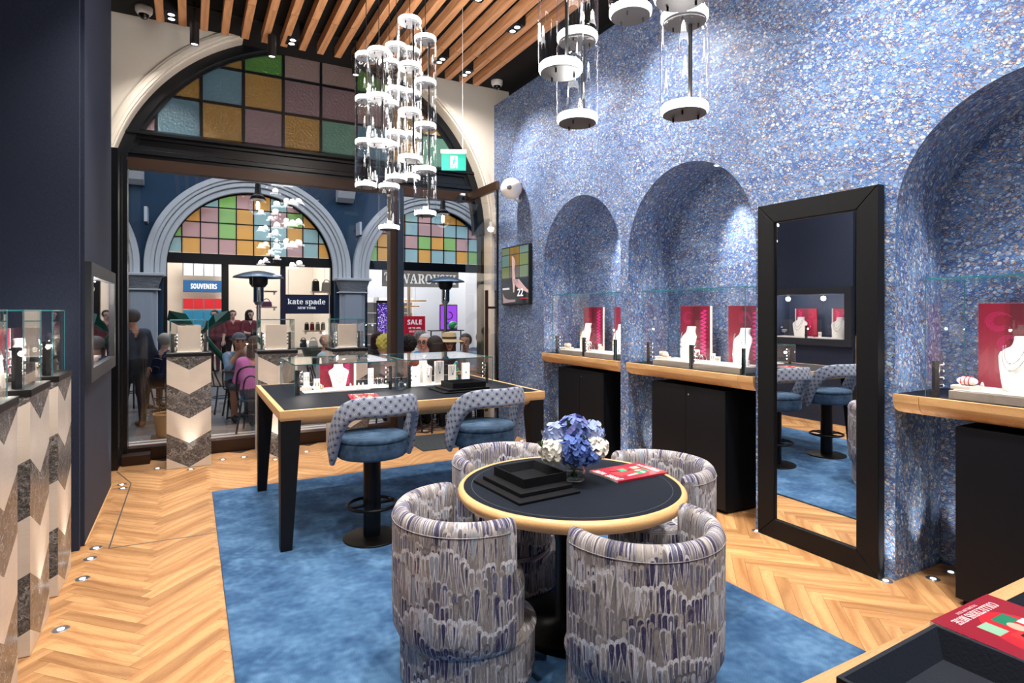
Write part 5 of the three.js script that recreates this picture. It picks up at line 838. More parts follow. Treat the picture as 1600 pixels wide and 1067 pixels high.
  for (const [yy, hh, c, l] of [[0.62, 0.5, [222, 236, 246], 'row of bright panes above the souvenir fascia'], [-0.62, 0.36, [206, 40, 52], 'red band below the souvenir fascia'], [-1.15, 0.6, [40, 130, 176], 'blue front below the red band']]) { const o = thing('souvenir_stall', l, 'shop stall', [(ax + bx1) / 2, (ay + by) / 2 - 0.05 + yy, -23.62]); part(o, 'board', rbox(W2, hh, 0.06, 0.006), flat(...c, 0.4)); for (let i = 0; i < 5; i++) part(o, 'divider', bx(-W2 / 2 + i * W2 / 4 - 0.015, -W2 / 2 + i * W2 / 4 + 0.015, -hh / 2, hh / 2, 0.03, 0.04), M.steel); }
  // folded green leaf sculpture
  const gm = std({ color: hex(16, 70, 54), roughness: 0.35, side: THREE.DoubleSide }), [gx, gy] = atZ(312, 505, -15.5), sc = thing('leaf_sculpture', 'dark green folded bow sculpture behind the left window case', 'sculpture', [gx, 0, -15.5]);
  const wing = (s) => { const g = new THREE.BufferGeometry(), T = 0.05, A = [[0, gy - 0.25, 0.12], [s * 0.28, gy + 0.22, 0.2], [s * 0.62, gy + 0.3, 0], [s * 0.66, gy + 0.08, -0.1], [s * 0.3, gy - 0.12, -0.15]]; const P = []; const c = [s * 0.32, gy + 0.02, 0.28]; for (let i = 0; i < 5; i++) { const a = A[i], b = A[(i + 1) % 5]; P.push(...a, ...b, ...c, ...b, ...a, s * 0.36, gy + 0.06, -0.25); } g.setAttribute('position', new THREE.Float32BufferAttribute(P, 3)); g.computeVertexNormals(); return g; };
  part(sc, 'wing', wing(-1), gm); part(sc, 'wing', wing(1), gm); part(sc, 'stem', tube([[0, gy - 0.2, 0.1], [0.3, gy - 0.6, 0.05], [0.7, gy - 1.1, 0]], 0.07, 20, 8), gm); part(sc, 'stem', tube([[0, gy - 0.2, 0.1], [-0.35, gy - 0.5, 0.05], [-0.5, gy - 0.9, 0], [-0.45, 0, 0]], 0.06, 20, 8), gm); part(sc, 'stand', cyl(0.03, 0.03, gy - 0.2, 0, 0, 0.05, 10), M.black);
}
{ // crystal shop
  const Z = -18.85, [x0, y1] = atZ(597, 424, Z), [x1, y0] = atZ(716, 452, Z), w = x1 - x0, t = thing('shop_sign', 'pale shop fascia with white lettering reading SWAROVSKI and a swan', 'sign', [(x0 + x1) / 2, (y0 + y1) / 2 + 0.05, Z]);
  const fx = textPanel(1024, 180, (g, W, H) => { g.fillStyle = rgb(120, 116, 114); g.fillRect(0, 0, W, H); g.fillStyle = '#fff'; g.textAlign = 'left'; g.font = 'bold 150px serif'; g.fillText('SWAROVSKI', 130, 142, 860); g.strokeStyle = '#fff'; g.lineWidth = 12; g.beginPath(); g.moveTo(30, 60); g.bezierCurveTo(20, 20, 70, 16, 58, 60); g.bezierCurveTo(48, 96, 40, 120, 80, 124); g.stroke(); g.beginPath(); g.moveTo(60, 120); g.quadraticCurveTo(70, 80, 118, 56); g.quadraticCurveTo(116, 120, 80, 134); g.closePath(); g.fill(); });
  part(t, 'board', rbox(w, y1 - y0, 0.06, 0.01), flat(150, 146, 144, 0.6)); part(t, 'lettering', new THREE.PlaneGeometry(w, y1 - y0).translate(0, 0, 0.031), litPlane(fx, 0.6));
  const [sx0, sy1] = atZ(631, 494, -17.6), [sx1] = atZ(664, 494, -17.6), [, sy0] = atZ(640, 532, -17.6), sl = thing('sale_sign', 'red free-standing SALE sign before the crystal shop', 'sign', [(sx0 + sx1) / 2, 0, -17.6]);
  part(sl, 'board', rbox(sx1 - sx0, sy1 - sy0, 0.04, 0.004, 0, (sy0 + sy1) / 2, 0), flat(176, 20, 44, 0.5)); part(sl, 'lettering', new THREE.PlaneGeometry(sx1 - sx0, sy1 - sy0).translate(0, (sy0 + sy1) / 2, 0.0205), litPlane(textPanel(330, 380, (g, W, H) => { g.fillStyle = rgb(176, 20, 44); g.fillRect(0, 0, W, H); g.fillStyle = '#fff'; g.textAlign = 'center'; g.font = 'bold 104px sans-serif'; g.fillText('SALE', W / 2, 130, 290); g.font = 'bold 38px sans-serif'; g.fillText('UP TO 40%', W / 2, 200, 230); g.fillText('SELECTED', W / 2, 252, 220); }), 0.25)); part(sl, 'stand', [bx(-0.02, 0.02, 0.02, sy0, -0.02, 0.02), rbox(0.5, 0.02, 0.3, 0.005, 0, 0.01, 0)], M.steel);
  const [px0, py1] = atZ(688, 477, -19.5), [px1, py0] = atZ(713, 514, -19.5), ps = thing('purple_screen', 'purple advertising screen with a dark ring in the crystal shop', 'screen', [(px0 + px1) / 2, (py0 + py1) / 2, -19.5]); const art = textPanel(200, 300, (g, W, H) => { g.fillStyle = rgb(150, 70, 214); g.fillRect(0, 0, W, H); g.strokeStyle = rgb(40, 30, 70); g.lineWidth = 12; g.beginPath(); g.arc(100, 130, 46, -1.6, 2.6); g.stroke(); g.fillStyle = rgb(60, 40, 160); g.beginPath(); g.ellipse(90, 226, 24, 14, 0.3, 0, 7); g.fill(); });
  part(ps, 'casing', rbox(px1 - px0 + 0.06, py1 - py0 + 0.06, 0.06, 0.008), M.gold); part(ps, 'display', new THREE.PlaneGeometry(px1 - px0, py1 - py0).translate(0, 0, 0.031), litPlane(art, 0.9)); part(ps, 'foot', [bx(-0.03, 0.03, -(py0 + py1) / 2, -(py1 - py0) / 2, -0.02, 0.02)], M.steel);
  const [qx0, qy1] = atZ(589, 471, -17.9), [qx1] = atZ(606, 471, -17.9), sp = thing('sparkle_screen', 'tall purple sparkling screen column left of the door post', 'screen', [(qx0 + qx1) / 2, 0, -17.9]); const art2 = textPanel(128, 640, (g, W, H) => { g.fillStyle = rgb(44, 28, 96); g.fillRect(0, 0, W, H); for (let i = 0; i < 900; i++) { g.fillStyle = pick([rgb(196, 140, 255), rgb(240, 220, 255), rgb(150, 60, 210), rgb(84, 70, 230), rgb(250, 250, 255)]); g.beginPath(); g.arc(rnd() * W, H * Math.pow(rnd(), 0.8), rr(1, 5), 0, 7); g.fill(); } });
  part(sp, 'casing', bx(-(qx1 - qx0) / 2, (qx1 - qx0) / 2, 0, qy1 + 0.03, -0.08, 0), M.black); part(sp, 'display', new THREE.PlaneGeometry(qx1 - qx0 - 0.02, qy1 - 0.1).translate(0, qy1 / 2, 0.003), litPlane(art2, 1.0));
  const shelfX = [[632, 666, 470], [632, 655, 479]]; shelfX.forEach(([a, b, py], i) => { const zz = -21 - i * 0.4, [xa, yy] = atZ(a, py, zz), [xb] = atZ(b, py, zz); const o = thing('light_bar', `gold lit bar in the crystal shop, ${['upper', 'lower'][i]}`, 'lamp', [(xa + xb) / 2, yy, zz]); part(o, 'bar', rbox(xb - xa, 0.05, 0.06, 0.01), M.gold); part(o, 'glow_strip', bx(-(xb - xa) / 2, (xb - xa) / 2, -0.03, -0.025, -0.02, 0.02), glow(1, 0.85, 0.6, 4)); part(o, 'cables', cyl(0.005, 0.005, 5.19 - yy, 0, 0.02, 0, 6), M.steel); });
  const cb = thing('display_cabinet', 'white display cabinet with lit shelves in the crystal shop', 'cabinet', [6.9, 0, -23.3]); part(cb, 'carcass', [bx(-1.1, -1.05, 0, 2.2, -0.3, 0.3), bx(1.05, 1.1, 0, 2.2, -0.3, 0.3), bx(-1.1, 1.1, 0, 2.2, -0.32, -0.3)], M.whitePlastic); for (let k = 0; k < 5; k++) part(cb, 'shelf', bx(-1.05, 1.05, 0.3 + k * 0.42, 0.33 + k * 0.42, -0.3, 0.28), flat(190, 190, 200, 0.3)); for (const xx of [-0.35, 0.35]) part(cb, 'divider', bx(xx - 0.02, xx + 0.02, 0, 2.2, -0.3, 0.29), M.steel);
  for (const [xa, xb, l] of [[8.25, 8.4, 'beige column in the crystal shop'], [7.02 - 0.1, 7.02, 'slim beige post in the crystal shop']]) struct('trim_' + (l[0] === 'b' ? 30 : 31), bx(xa, xb, 0, 5.2, -20.6, -20.5), flat(206, 180, 150, 0.6), l);
  const tb = thing('display_table', 'slim dark display table in the crystal shop', 'table', [7.75, 0, -18.9]); part(tb, 'top', rbox(1.2, 0.03, 0.4, 0.005, 0, 0.98, 0), M.black); for (const sx of [-1, 1]) part(tb, 'leg', bx(sx * 0.55 - 0.015, sx * 0.55 + 0.015, 0, 0.965, -0.02, 0.02), M.black);
  const egg = thing('crystal_ornament', 'green and white egg shaped ornament on the slim table', 'ornament', [8.0, 0.995, -18.9]); part(egg, 'shell', xf(new THREE.SphereGeometry(0.14, 20, 14), [0, 0.16, 0], 0, 0, 0.3, [1.15, 1.1, 1]), flat(60, 160, 96, 0.3)); part(egg, 'face', xf(new THREE.SphereGeometry(0.09, 18, 12), [0.05, 0.12, 0.085], 0, 0, 0, [1, 1, 0.6]), flat(230, 226, 220, 0.4));
}
// patio heaters and globe pendants
function heater(label, x, z, s = 1) {
  const t = thing('patio_heater', label, 'patio heater', [x, 0, z], 0, 'patio heaters'); t.scale.setScalar(s);
  part(t, 'base', lathe([[0, 0], [0.22, 0], [0.23, 0.02], [0.2, 0.4], [0.17, 0.75], [0.12, 0.8], [0, 0.8]], 28), flat(120, 124, 130, 0.35, 0.8)); part(t, 'pole', cyl(0.034, 0.034, 1.15, 0, 0.78, 0, 18), M.steel); part(t, 'burner', [cyl(0.085, 0.085, 0.24, 0, 1.75, 0, 24), cyl(0.05, 0.085, 0.06, 0, 1.69, 0, 24)], M.chrome); part(t, 'head', lathe([[0, 1.99], [0.1, 1.99], [0.145, 2.05], [0.15, 2.15], [0.14, 2.17], [0, 2.17]], 28), M.black); part(t, 'reflector', lathe([[0.0, 2.275], [0.1, 2.265], [0.25, 2.23], [0.38, 2.18], [0.405, 2.15], [0.395, 2.15], [0.25, 2.205], [0.1, 2.235], [0, 2.245]], 40), flat(96, 112, 130, 0.35, 0.7));
}
{ const [x, z] = atD(404, 10.4); heater('patio heater with wide round hood behind the left window cases', x, z, 1.04); const [x2, z2] = atD(696, 13.2); heater('patio heater with wide round hood seen through the open door', x2, z2, 1.07); }
[[403, 322, 10.7, 'before the left arch'], [692, 343, 12.4, 'above the open door']].forEach(([px, py, D, l]) => { const [x, z] = atD(px, D), y = 1.65 - (py - 486) / F * D, t = thing('globe_pendant', `clear glass globe pendant on a long rod ${l}`, 'pendant lamp', [x, y, z], 0, 'globe pendants in the arcade'); part(t, 'globe', sph(0.175, 0, 0, 0, 28), M.lampGlass); part(t, 'bulb', lathe([[0, -0.07], [0.03, -0.06], [0.035, 0.03], [0.02, 0.06], [0, 0.06]], 16), glow(1, 0.96, 0.9, 3)); part(t, 'neck', lathe([[0.0, 0.14], [0.14, 0.12], [0.1, 0.19], [0.06, 0.22], [0.045, 0.4], [0.02, 0.43], [0, 0.43]], 20), M.black); part(t, 'rod', cyl(0.012, 0.012, 9 - y - 0.42, 0, 0.42, 0, 8), M.black); pointLight(0xfff2e0, 1.2, [x, y - 0.1, z], 3); });
// ---------- people and cafe furniture in the arcade ----------
// surface of a distance field f(x,y,z) -> [distance, colour]
function nets(f, lo, hi, cell) {
  const n = [0, 1, 2].map((k) => Math.ceil((hi[k] - lo[k]) / cell) + 1), [nx, ny, nz_] = n, S = new Float32Array(nx * ny * nz_), id = (i, j, k) => (k * ny + j) * nx + i;
  for (let k = 0; k < nz_; k++) for (let j = 0; j < ny; j++) for (let i = 0; i < nx; i++) S[id(i, j, k)] = f(lo[0] + i * cell, lo[1] + j * cell, lo[2] + k * cell)[0];
  const P = [], C = [], V = new Int32Array(nx * ny * nz_).fill(-1), I = [];
  for (let k = 0; k < nz_ - 1; k++) for (let j = 0; j < ny - 1; j++) for (let i = 0; i < nx - 1; i++) {
    let sx = 0, sy = 0, sz = 0, c = 0, neg = 0; const v = []; for (let q = 0; q < 8; q++) { const d = S[id(i + (q & 1), j + (q >> 1 & 1), k + (q >> 2))]; v.push(d); if (d < 0) neg++; }
    if (neg === 0 || neg === 8) continue;
    for (let a = 0; a < 8; a++) for (const b of [1, 2, 4]) if (!(a & b)) { const d0 = v[a], d1 = v[a | b]; if ((d0 < 0) !== (d1 < 0)) { const t = d0 / (d0 - d1); sx += (a & 1) + (b === 1 ? t : 0); sy += (a >> 1 & 1) + (b === 2 ? t : 0); sz += (a >> 2) + (b === 4 ? t : 0); c++; } }
    const x = lo[0] + (i + sx / c) * cell, y = lo[1] + (j + sy / c) * cell, z = lo[2] + (k + sz / c) * cell; V[id(i, j, k)] = P.length / 3; P.push(x, y, z); const col = f(x, y, z)[1]; C.push(col[0], col[1], col[2]);
  }
  const quad = (a, b, c, d, flip) => { if (flip) I.push(a, c, b, b, c, d); else I.push(a, b, c, b, d, c); };
  for (let k = 1; k < nz_ - 1; k++) for (let j = 1; j < ny - 1; j++) for (let i = 1; i < nx - 1; i++) { const s = S[id(i, j, k)] < 0;
    if (s !== S[id(i + 1, j, k)] < 0) quad(V[id(i, j - 1, k - 1)], V[id(i, j, k - 1)], V[id(i, j - 1, k)], V[id(i, j, k)], !s);
    if (s !== S[id(i, j + 1, k)] < 0) quad(V[id(i - 1, j, k - 1)], V[id(i, j, k - 1)], V[id(i - 1, j, k)], V[id(i, j, k)], s);
    if (s !== S[id(i, j, k + 1)] < 0) quad(V[id(i - 1, j - 1, k)], V[id(i, j - 1, k)], V[id(i - 1, j, k)], V[id(i, j, k)], !s); }
  const g = new THREE.BufferGeometry(); g.setAttribute('position', new THREE.Float32BufferAttribute(P, 3)); g.setAttribute('color', new THREE.Float32BufferAttribute(C, 3)); g.setIndex(I); g.computeVertexNormals(); return g;
}
function field(bones, k = 0.025) { // bones: a, b, ra, rb, colour
  const B = bones.map(([a, b, ra, rb, c]) => ({ a, d: [b[0] - a[0], b[1] - a[1], b[2] - a[2]], ra, rb, c, l: Math.max(1e-9, (b[0] - a[0]) ** 2 + (b[1] - a[1]) ** 2 + (b[2] - a[2]) ** 2) }));
  return (x, y, z) => { let m = 9, best = 9, col = null; for (const o of B) { const px = x - o.a[0], py = y - o.a[1], pz = z - o.a[2], t = clamp((px * o.d[0] + py * o.d[1] + pz * o.d[2]) / o.l, 0, 1), d = Math.hypot(px - o.d[0] * t, py - o.d[1] * t, pz - o.d[2] * t) - mix(o.ra, o.rb, t); if (d < best) { best = d; col = o.c; } const h = clamp(0.5 + 0.5 * (m - d) / k, 0, 1); m = mix(m, d, h) - k * h * (1 - h); } return [m, col]; };
}
const lin = (r, g, b) => { const c = hex(r, g, b); return [c.r, c.g, c.b]; };
// one head and one pair of hands, placed and coloured for each person
const SK = [1, 0, 0], DK = [0, 1, 0], LP = [0, 0, 1];
const headGeo = nets(field([[[0, 0.035, -0.02], [0, 0.03, 0.012], 0.088, 0.082, SK], [[0, -0.045, 0.03], [0, -0.075, 0.05], 0.052, 0.034, SK], [[0, 0.012, 0.088], [0, -0.022, 0.108], 0.008, 0.012, SK], [[-0.082, 0.005, -0.005], [-0.086, -0.02, -0.005], 0.014, 0.01, SK], [[0.082, 0.005, -0.005], [0.086, -0.02, -0.005], 0.014, 0.01, SK], [[-0.032, 0.008, 0.084], [-0.034, 0.008, 0.084], 0.007, 0.007, DK], [[0.032, 0.008, 0.084], [0.034, 0.008, 0.084], 0.007, 0.007, DK], [[-0.045, 0.03, 0.083], [-0.02, 0.032, 0.09], 0.0035, 0.0035, DK], [[0.045, 0.03, 0.083], [0.02, 0.032, 0.09], 0.0035, 0.0035, DK], [[-0.018, -0.057, 0.081], [0.018, -0.057, 0.081], 0.007, 0.007, LP], [[0, -0.06, -0.01], [0, -0.14, -0.02], 0.052, 0.056, SK]], 0.016), [-0.13, -0.18, -0.14], [0.13, 0.15, 0.15], 0.0075);
const handGeo = nets(field([[[-0.018, 0, 0.02], [-0.02, 0, 0.075], 0.014, 0.013, SK], [[0.016, 0, 0.02], [0.018, 0, 0.075], 0.014, 0.013, SK], [[0, 0, -0.02], [0, 0, 0.03], 0.02, 0.02, SK], ...[[-0.03, 0.07, 0.9], [-0.011, 0.082, 1], [0.009, 0.08, 0.95], [0.028, 0.07, 0.78]].flatMap(([x, z, l]) => [[[x, 0, z], [x * 1.1, -0.012, z + 0.038 * l], 0.0088, 0.008, SK], [[x * 1.1, -0.012, z + 0.038 * l], [x * 1.1, -0.04 * l, z + 0.056 * l], 0.008, 0.007, SK]]), [[-0.025, 0, 0.02], [-0.05, -0.012, 0.05], 0.011, 0.0095, SK], [[-0.05, -0.012, 0.05], [-0.052, -0.026, 0.078], 0.0095, 0.008, SK]], 0.006), [-0.08, -0.07, -0.05], [0.06, 0.04, 0.16], 0.005);
const skinTint = (g, map) => { const q = g.clone(), c = q.attributes.color; for (let i = 0; i < c.count; i++) { const k = c.getX(i) > 0.5 ? 0 : c.getY(i) > 0.5 ? 1 : 2; c.setXYZ(i, ...map[k]); } return q; };
const hairs = {};
function hairGeo(kind) {
  if (hairs[kind]) return hairs[kind];
  const f = (x, y, z) => { const cr = kind === 'curly' ? 0.125 : kind === 'long' ? 0.112 : 0.101; let d = Math.hypot(x, (y - 0.035) * 0.98, z + 0.012) - cr; if (kind === 'curly') d += 0.014 * Math.sin(x * 90) * Math.sin(y * 90) * Math.sin(z * 90); if (kind === 'long') { const px = x, t = clamp((0.03 - y) / 0.16, 0, 1); d = Math.min(d, Math.max(Math.hypot(px, z + 0.045) - 0.1, -(y + 0.15), y - 0.04)); }
    const face = Math.max(0.0 - (z - (kind === 'bald' ? -0.03 : 0.045)), y - (kind === 'bald' ? 0.3 : 0.072), Math.abs(x) - 0.2); // open at the face
    let e = Math.max(d, -face); if (kind !== 'long') e = Math.max(e, -(y + (z < -0.02 ? 0.075 : 0.02))); if (kind === 'bald') e = Math.max(e, y - 0.045); return [e, [1, 1, 1]]; };
  return hairs[kind] = nets(f, [-0.16, -0.18, -0.17], [0.16, 0.19, 0.14], 0.01);
}
const vc = std({ vertexColors: true, roughness: 0.8 });
function person(label, o) {   // o: pos, turn, pose, shirt, trousers, skin, hair, hairColor, hands, headTurn, nod
  const t = thing('person', label, 'person', [o.pos[0], 0, o.pos[1]], o.turn), sit = o.pose !== 'stand', L = o.lean || 0, sh = lin(...o.shirt), tr = lin(...o.trousers), sk = lin(...o.skin), so = lin(...(o.shoes || [30, 26, 26]));
  const hy = sit ? 0.55 : 0.93, top = hy + 0.44, B = [], z1 = L;
  for (const s of [-1, 1]) {
    B.push([[s * 0.07, hy, 0], [s * 0.085, hy + 0.2, L * 0.4], 0.115, 0.105, sh], [[s * 0.085, hy + 0.2, L * 0.4], [s * 0.1, top - 0.07, z1], 0.105, 0.1, sh], [[s * 0.05, hy - 0.03, 0], [s * 0.07, hy, 0], 0.125, 0.12, tr]);
    const S = [s * 0.175, top - 0.035, z1], hd = o.hands === 'mouth' ? [s * 0.025, top + 0.05, z1 + 0.19] : o.hands === 'hang' ? [s * 0.24, hy - 0.08, 0.08] : [s * 0.12, sit ? 0.76 : hy + 0.1, z1 + 0.34], el = o.hands === 'mouth' ? [s * 0.19, 0.79, z1 + 0.24] : o.hands === 'hang' ? [s * 0.25, hy + 0.15, -0.02] : [s * 0.25, top - 0.3, z1 + 0.08];
    B.push([S, el, 0.062, 0.048, sh], [el, el.map((v, i) => mix(v, hd[i], 0.15)), 0.048, 0.046, sh], [el.map((v, i) => mix(v, hd[i], 0.12)), hd, 0.041, 0.028, o.longSleeve ? sh : sk]);
    if (sit) { const kn = [s * 0.12, 0.5, 0.42], an = [s * 0.12, 0.09, 0.4]; B.push([[s * 0.085, hy - 0.03, 0.02], kn, 0.095, 0.068, tr], [kn, an, 0.064, 0.045, o.shorts ? sk : tr], [[an[0], 0.045, an[2]], [an[0], 0.035, an[2] + 0.15], 0.043, 0.035, so]); }
    else { const st = s * (o.stride || 0.06), kn = [s * 0.1, 0.5, st * 0.6 + 0.02], an = [s * 0.1, 0.1, st]; B.push([[s * 0.085, hy - 0.03, 0], kn, 0.095, 0.068, tr], [kn, an, 0.064, 0.045, tr], [[an[0], 0.045, an[2]], [an[0], 0.035, an[2] + 0.16], 0.043, 0.035, so]); }
    o['h' + s] = { hd, el };
  }
  B.push([[0, top - 0.04, z1], [0, top + 0.06, z1 + 0.01], 0.075, 0.05, sk], [[-0.14, top - 0.045, z1], [0.14, top - 0.045, z1], 0.065, 0.065, sh]);
  const geos = [nets(field(B, 0.035), [-0.42, -0.02, -0.2], [0.42, top + 0.14, 0.62], 0.02)];
  const hp = [0, top + 0.175, z1 + 0.035], place = (g, p, q) => g.clone().applyMatrix4(new THREE.Matrix4().compose(V3(...p), q, V3(1, 1, 1)));
  const hq = new THREE.Quaternion().setFromEuler(new THREE.Euler(o.nod || 0, o.headTurn || 0, 0, 'YXZ'));
  geos.push(place(skinTint(headGeo, [sk, lin(34, 26, 26), lin(o.skin[0] * 0.8, o.skin[1] * 0.55, o.skin[2] * 0.55)]), hp, hq));
  for (const s of [-1, 1]) { const { hd, el } = o['h' + s], d = V3(hd[0] - el[0], hd[1] - el[1], hd[2] - el[2]).normalize(), q = new THREE.Quaternion().setFromUnitVectors(V3(0, 0, 1), d); let hg = skinTint(handGeo, [sk, sk, sk]); if (s > 0) { hg.scale(-1, 1, 1); const ix = hg.index.array; for (let i = 0; i < ix.length; i += 3) [ix[i], ix[i + 1]] = [ix[i + 1], ix[i]]; hg.computeVertexNormals(); } geos.push(place(hg, [hd[0] + d.x * 0.01, hd[1] + d.y * 0.01, hd[2] + d.z * 0.01], q)); }
  const body = shade(new THREE.Mesh(mergeGeometries(geos.map((g) => g.toNonIndexed())), vc)); body.name = 'body'; t.add(body);
  if (o.hair) part(t, 'hair', place(hairGeo(o.hair), hp, hq), flat(...o.hairColor, 0.75));
  if (o.cap) part(t, 'cap', place(merge([new THREE.SphereGeometry(0.108, 24, 10, 0, 2 * PI, 0, PI * 0.5).translate(0, 0.052, -0.01), xf(cyl(0.075, 0.075, 0.01, 0, 0, 0, 20), [0, 0.058, 0.085], 0, 0.12, 0, [1, 1, 1.1])]), hp, hq), flat(...o.cap, 0.85));
  if (o.hat) { const h = part(t, 'hat', place(lathe([[0.0, 0.17], [0.07, 0.168], [0.1, 0.15], [0.108, 0.06], [0.15, 0.052], [0.215, 0.03], [0.215, 0.025], [0.11, 0.05], [0, 0.05]], 36), hp, hq), flat(...o.hat, 0.9)); part(h, 'hat_band', place(lathe([[0.108, 0.07], [0.1095, 0.075], [0.107, 0.1], [0.105, 0.1]], 36), hp, hq), flat(60, 44, 36, 0.8)); }
  if (o.glasses) part(t, 'glasses', place(merge([-1, 1].map((s) => new THREE.TorusGeometry(0.022, 0.0028, 6, 18).translate(s * 0.033, 0.006, 0.1)).concat([box(0.022, 0.004, 0.004, 0, 0.008, 0.104), ...[-1, 1].map((s) => box(0.004, 0.004, 0.1, s * 0.075, 0.012, 0.05))])), hp, hq), M.black);
  return t;
}
// bentwood cafe chair and round cafe table
function cafeChair() {
  const t = thing('cafe_chair', 'x', 'chair', [0, 0, 0], 0, 'bentwood cafe chairs'), m = flat(24, 22, 24, 0.4);
  part(t, 'seat', lathe([[0, 0.435], [0.2, 0.435], [0.21, 0.445], [0.205, 0.458], [0.17, 0.455], [0, 0.45]], 32), m); part(t, 'backrest', tube([[-0.19, 0.44, -0.1], [-0.19, 0.65, -0.19], [-0.14, 0.86, -0.235], [0, 0.91, -0.245], [0.14, 0.86, -0.235], [0.19, 0.65, -0.19], [0.19, 0.44, -0.1]], 0.013, 48, 8), m); part(t, 'back_loop', tube([[-0.1, 0.45, -0.17], [-0.1, 0.62, -0.2], [-0.06, 0.75, -0.222], [0, 0.78, -0.226], [0.06, 0.75, -0.222], [0.1, 0.62, -0.2], [0.1, 0.45, -0.17]], 0.011, 36, 8), m); part(t, 'leg_ring', tor(0.155, 0.009, 0, 0.25, 0, 32), m);
  for (const [x, z] of [[-1, 1], [1, 1], [-1, -1], [1, -1]]) part(t, 'leg', tube([[x * 0.14, 0.44, z * 0.13], [x * 0.16, 0.25, z * 0.155], [x * 0.19, 0, z * 0.2]], 0.014, 12, 8), m); return t;
}
function cafeTable() { const t = thing('cafe_table', 'x', 'table', [0, 0, 0], 0, 'round cafe tables'); part(t, 'top', lathe([[0, 0.72], [0.33, 0.72], [0.345, 0.735], [0.33, 0.75], [0, 0.75]], 36), flat(120, 84, 58, 0.4)); part(t, 'column', cyl(0.035, 0.03, 0.7, 0, 0.02, 0, 16), M.black); for (let k = 0; k < 4; k++) part(t, 'foot', xf(rbox(0.3, 0.03, 0.05, 0.01, 0.15, 0.03, 0), [0, 0, 0], k * PI / 2 + 0.4), M.black); return t; }
const chairProto = cafeChair(), tableProto = cafeTable(); let usedC = 0, usedT = 0;
const putChair = (label, x, z, turn) => { if (!usedC++) { chairProto.position.set(x, 0, z); chairProto.rotation.y = turn; chairProto.userData.label = label; } else copyOf(chairProto, [x, 0, z], turn, label); };
const putTable = (label, x, z) => { if (!usedT++) { tableProto.position.set(x, 0, z); tableProto.userData.label = label; } else copyOf(tableProto, [x, 0, z], 0.3, label); };
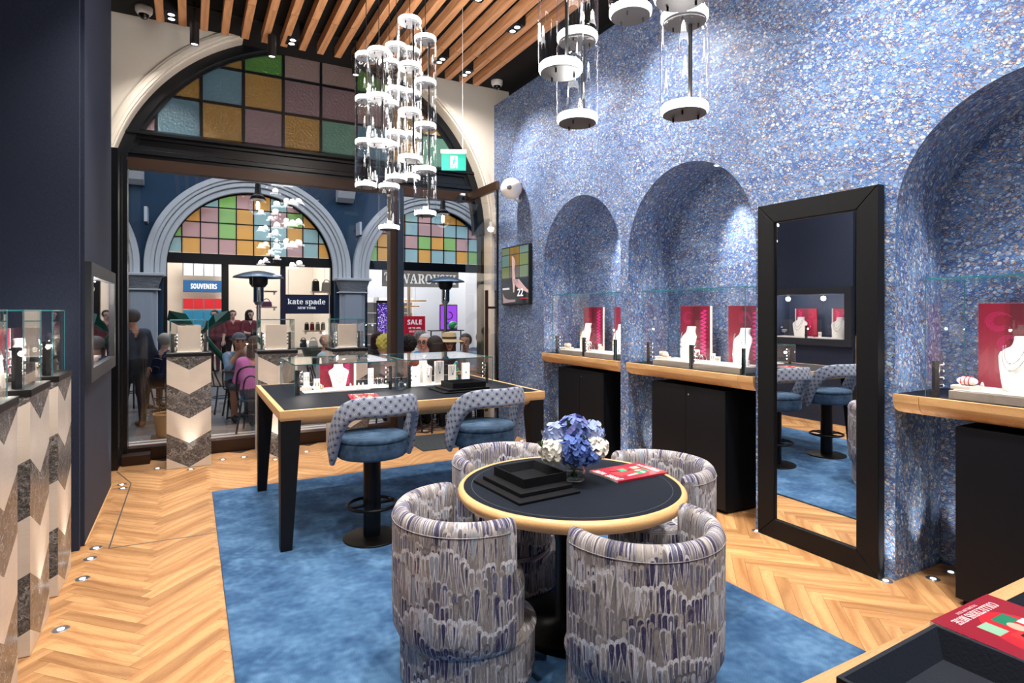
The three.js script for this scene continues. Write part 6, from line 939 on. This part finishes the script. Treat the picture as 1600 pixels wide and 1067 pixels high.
// facing: 0 looks along +z, towards the shop window
const skinA = [206, 160, 138], skinB = [186, 138, 114], skinC = [222, 180, 160];
const crowd = [
  [372, 9.2, 0.1, 'seated man in grey cap and pale blue shirt, hands clasped before his face', { shirt: [126, 160, 190], trousers: [90, 92, 100], skin: skinB, hair: 'short', hairColor: [110, 104, 100], cap: [110, 112, 122], hands: 'mouth', shorts: true, lean: 0.06 }, 'under the man in the grey cap'],
  [398, 8.1, PI - 0.3, 'seated person in pink top seen from behind, beside the middle window pedestal', { shirt: [196, 112, 180], trousers: [60, 56, 70], skin: skinA, hair: 'long', hairColor: [70, 50, 40] }, 'under the person in pink'],
  [256, 9.4, PI - 0.5, 'seated grey-haired person in navy jumper, left of two seen from behind', { shirt: [22, 36, 72], trousers: [40, 42, 52], skin: skinC, hair: 'short', hairColor: [170, 164, 158], longSleeve: true }, 'under the left navy jumper'],
  [283, 8.7, PI + 0.1, 'seated grey-haired person in navy jumper, right of two seen from behind', { shirt: [26, 40, 78], trousers: [40, 42, 52], skin: skinC, hair: 'short', hairColor: [150, 144, 142], longSleeve: true }, 'under the right navy jumper'],
  [213, 10.2, 0.7, 'seated person with dark curly hair and white top at the left window edge', { shirt: [206, 212, 220], trousers: [40, 42, 52], skin: skinA, hair: 'curly', hairColor: [30, 26, 30] }, 'at the left window edge'],
  [208, 7.6 + 0.75, PI + 0.5, 'standing man in grey top and dark trousers at the left window edge', { pose: 'stand', shirt: [46, 54, 70], trousers: [18, 20, 26], skin: skinB, hair: 'short', hairColor: [80, 74, 74], hands: 'hang', shoes: [96, 62, 44], longSleeve: true }],
  [507, 9.2, 1.2, 'seated bald man in white shirt behind the right window pedestal', { shirt: [196, 214, 226], trousers: [70, 72, 84], skin: skinB, hair: 'bald', hairColor: [120, 110, 106] }, 'under the bald man in white'],
  [400, 10.9, PI - 0.2, 'seated person in cream top with dark hair beside the heater pole', { shirt: [226, 216, 184], trousers: [60, 60, 70], skin: skinA, hair: 'short', hairColor: [36, 28, 28] }, 'under the person in cream'],
  [389, 16.2, 0.5, 'woman with black bobbed hair in dark red top behind the heater', { pose: 'stand', shirt: [110, 40, 52], trousers: [50, 40, 46], skin: skinC, hair: 'long', hairColor: [24, 20, 24], hands: 'table' }],
  [336, 16.0, -0.4, 'woman in dark red patterned dress left of the dark shop post', { pose: 'stand', shirt: [120, 60, 66], trousers: [90, 50, 58], skin: skinC, hair: 'short', hairColor: [40, 28, 28], hands: 'hang' }],
  [363, 16.6, 0.2, 'person in dark red shirt standing by the shop rail', { pose: 'stand', shirt: [124, 52, 56], trousers: [46, 40, 44], skin: skinC, hair: 'short', hairColor: [36, 28, 28], hands: 'hang' }],
  [589, 9.9, 0.5, 'seated woman with dark red hair left of the door post', { shirt: [40, 40, 48], trousers: [40, 40, 46], skin: skinC, hair: 'long', hairColor: [58, 28, 28], longSleeve: true }, 'under the woman with dark red hair'],
  [601, 8.4, PI - 0.6, 'seated person with yellow patterned headscarf beside the door post', { shirt: [60, 56, 64], trousers: [40, 40, 46], skin: skinA, hair: 'curly', hairColor: [196, 186, 90], longSleeve: true }, 'under the yellow headscarf'],
  [637, 8.15, PI - 0.3, 'seated person in rust top with dark curly hair seen from behind', { shirt: [168, 84, 66], trousers: [60, 52, 50], skin: skinB, hair: 'curly', hairColor: [22, 18, 20] }, 'under the rust top'],
  [656, 10.0, 0.0, 'seated smiling person with grey hair and white top facing the shop', { shirt: [214, 222, 228], trousers: [70, 72, 84], skin: skinA, hair: 'curly', hairColor: [140, 138, 138] }, 'under the grey-haired smiling person'],
  [671, 9.3, -0.9, 'seated man in blue shirt with white hair and glasses, in profile', { shirt: [64, 122, 172], trousers: [70, 72, 84], skin: [226, 170, 154], hair: 'short', hairColor: [206, 204, 204], glasses: true, lean: 0.1 }, 'under the man in blue'],
  [681, 8.2, PI + 0.2, 'seated woman with long dark hair seen from behind near the straw hat', { shirt: [44, 36, 36], trousers: [40, 40, 46], skin: skinB, hair: 'long', hairColor: [38, 28, 26], longSleeve: true }, 'under the long dark hair'],
  [702, 8.9, -0.35, 'seated woman wearing a straw hat and dark glasses', { shirt: [86, 66, 72], trousers: [60, 56, 66], skin: [216, 168, 150], hair: 'long', hairColor: [92, 60, 42], hat: [206, 184, 146], glasses: true }, 'under the straw hat'],
  [728, 9.3, -0.6, 'seated man with dark grey hair right of the straw hat', { shirt: [110, 150, 190], trousers: [60, 60, 70], skin: skinB, hair: 'short', hairColor: [70, 64, 64] }, 'right of the straw hat'],
  [752, 10.2, -0.3, 'seated person in dark patterned top, farthest right behind the door glass', { shirt: [66, 84, 116], trousers: [50, 50, 60], skin: skinA, hair: 'short', hairColor: [34, 28, 28] }, 'farthest right behind the door glass'],
];
const tb2 = [[385, 9.15, 'between the man in the cap and the pink top'], [262, 9.75, 'before the two navy jumpers'], [650, 9.05, 'before the rust top'], [716, 8.3, 'before the straw hat']];
for (const [px, D, turn, label, o, ch] of crowd) { const [x, z] = atD(px, D); person(label, { ...o, pos: [x, z], turn }); if (ch) putChair(`dark bentwood cafe chair ${ch}`, x, z - 0.0, turn); }
for (const [px, D, l] of tb2) { const [x, z] = atD(px, D); putTable(`round wooden cafe table ${l}`, x, z); }
{ const [x, z] = atD(348, 9.6); putChair('empty dark bentwood cafe chair left of the man in the cap', x, z, 1.9); }
{ const [x, z] = atD(262, 7.75); const t = thing('woven_basket', 'woven basket on the arcade floor beside the left pedestal', 'basket', [x, 0, z]); part(t, 'wall', lathe([[0, 0.01], [0.1, 0], [0.13, 0.02], [0.165, 0.3], [0.155, 0.3], [0.12, 0.03], [0, 0.03]], 28), flat(150, 112, 70, 0.9)); part(t, 'rim', tor(0.16, 0.012, 0, 0.3, 0, 36), flat(170, 130, 84, 0.9)); }
renderer.render(scene, camera);
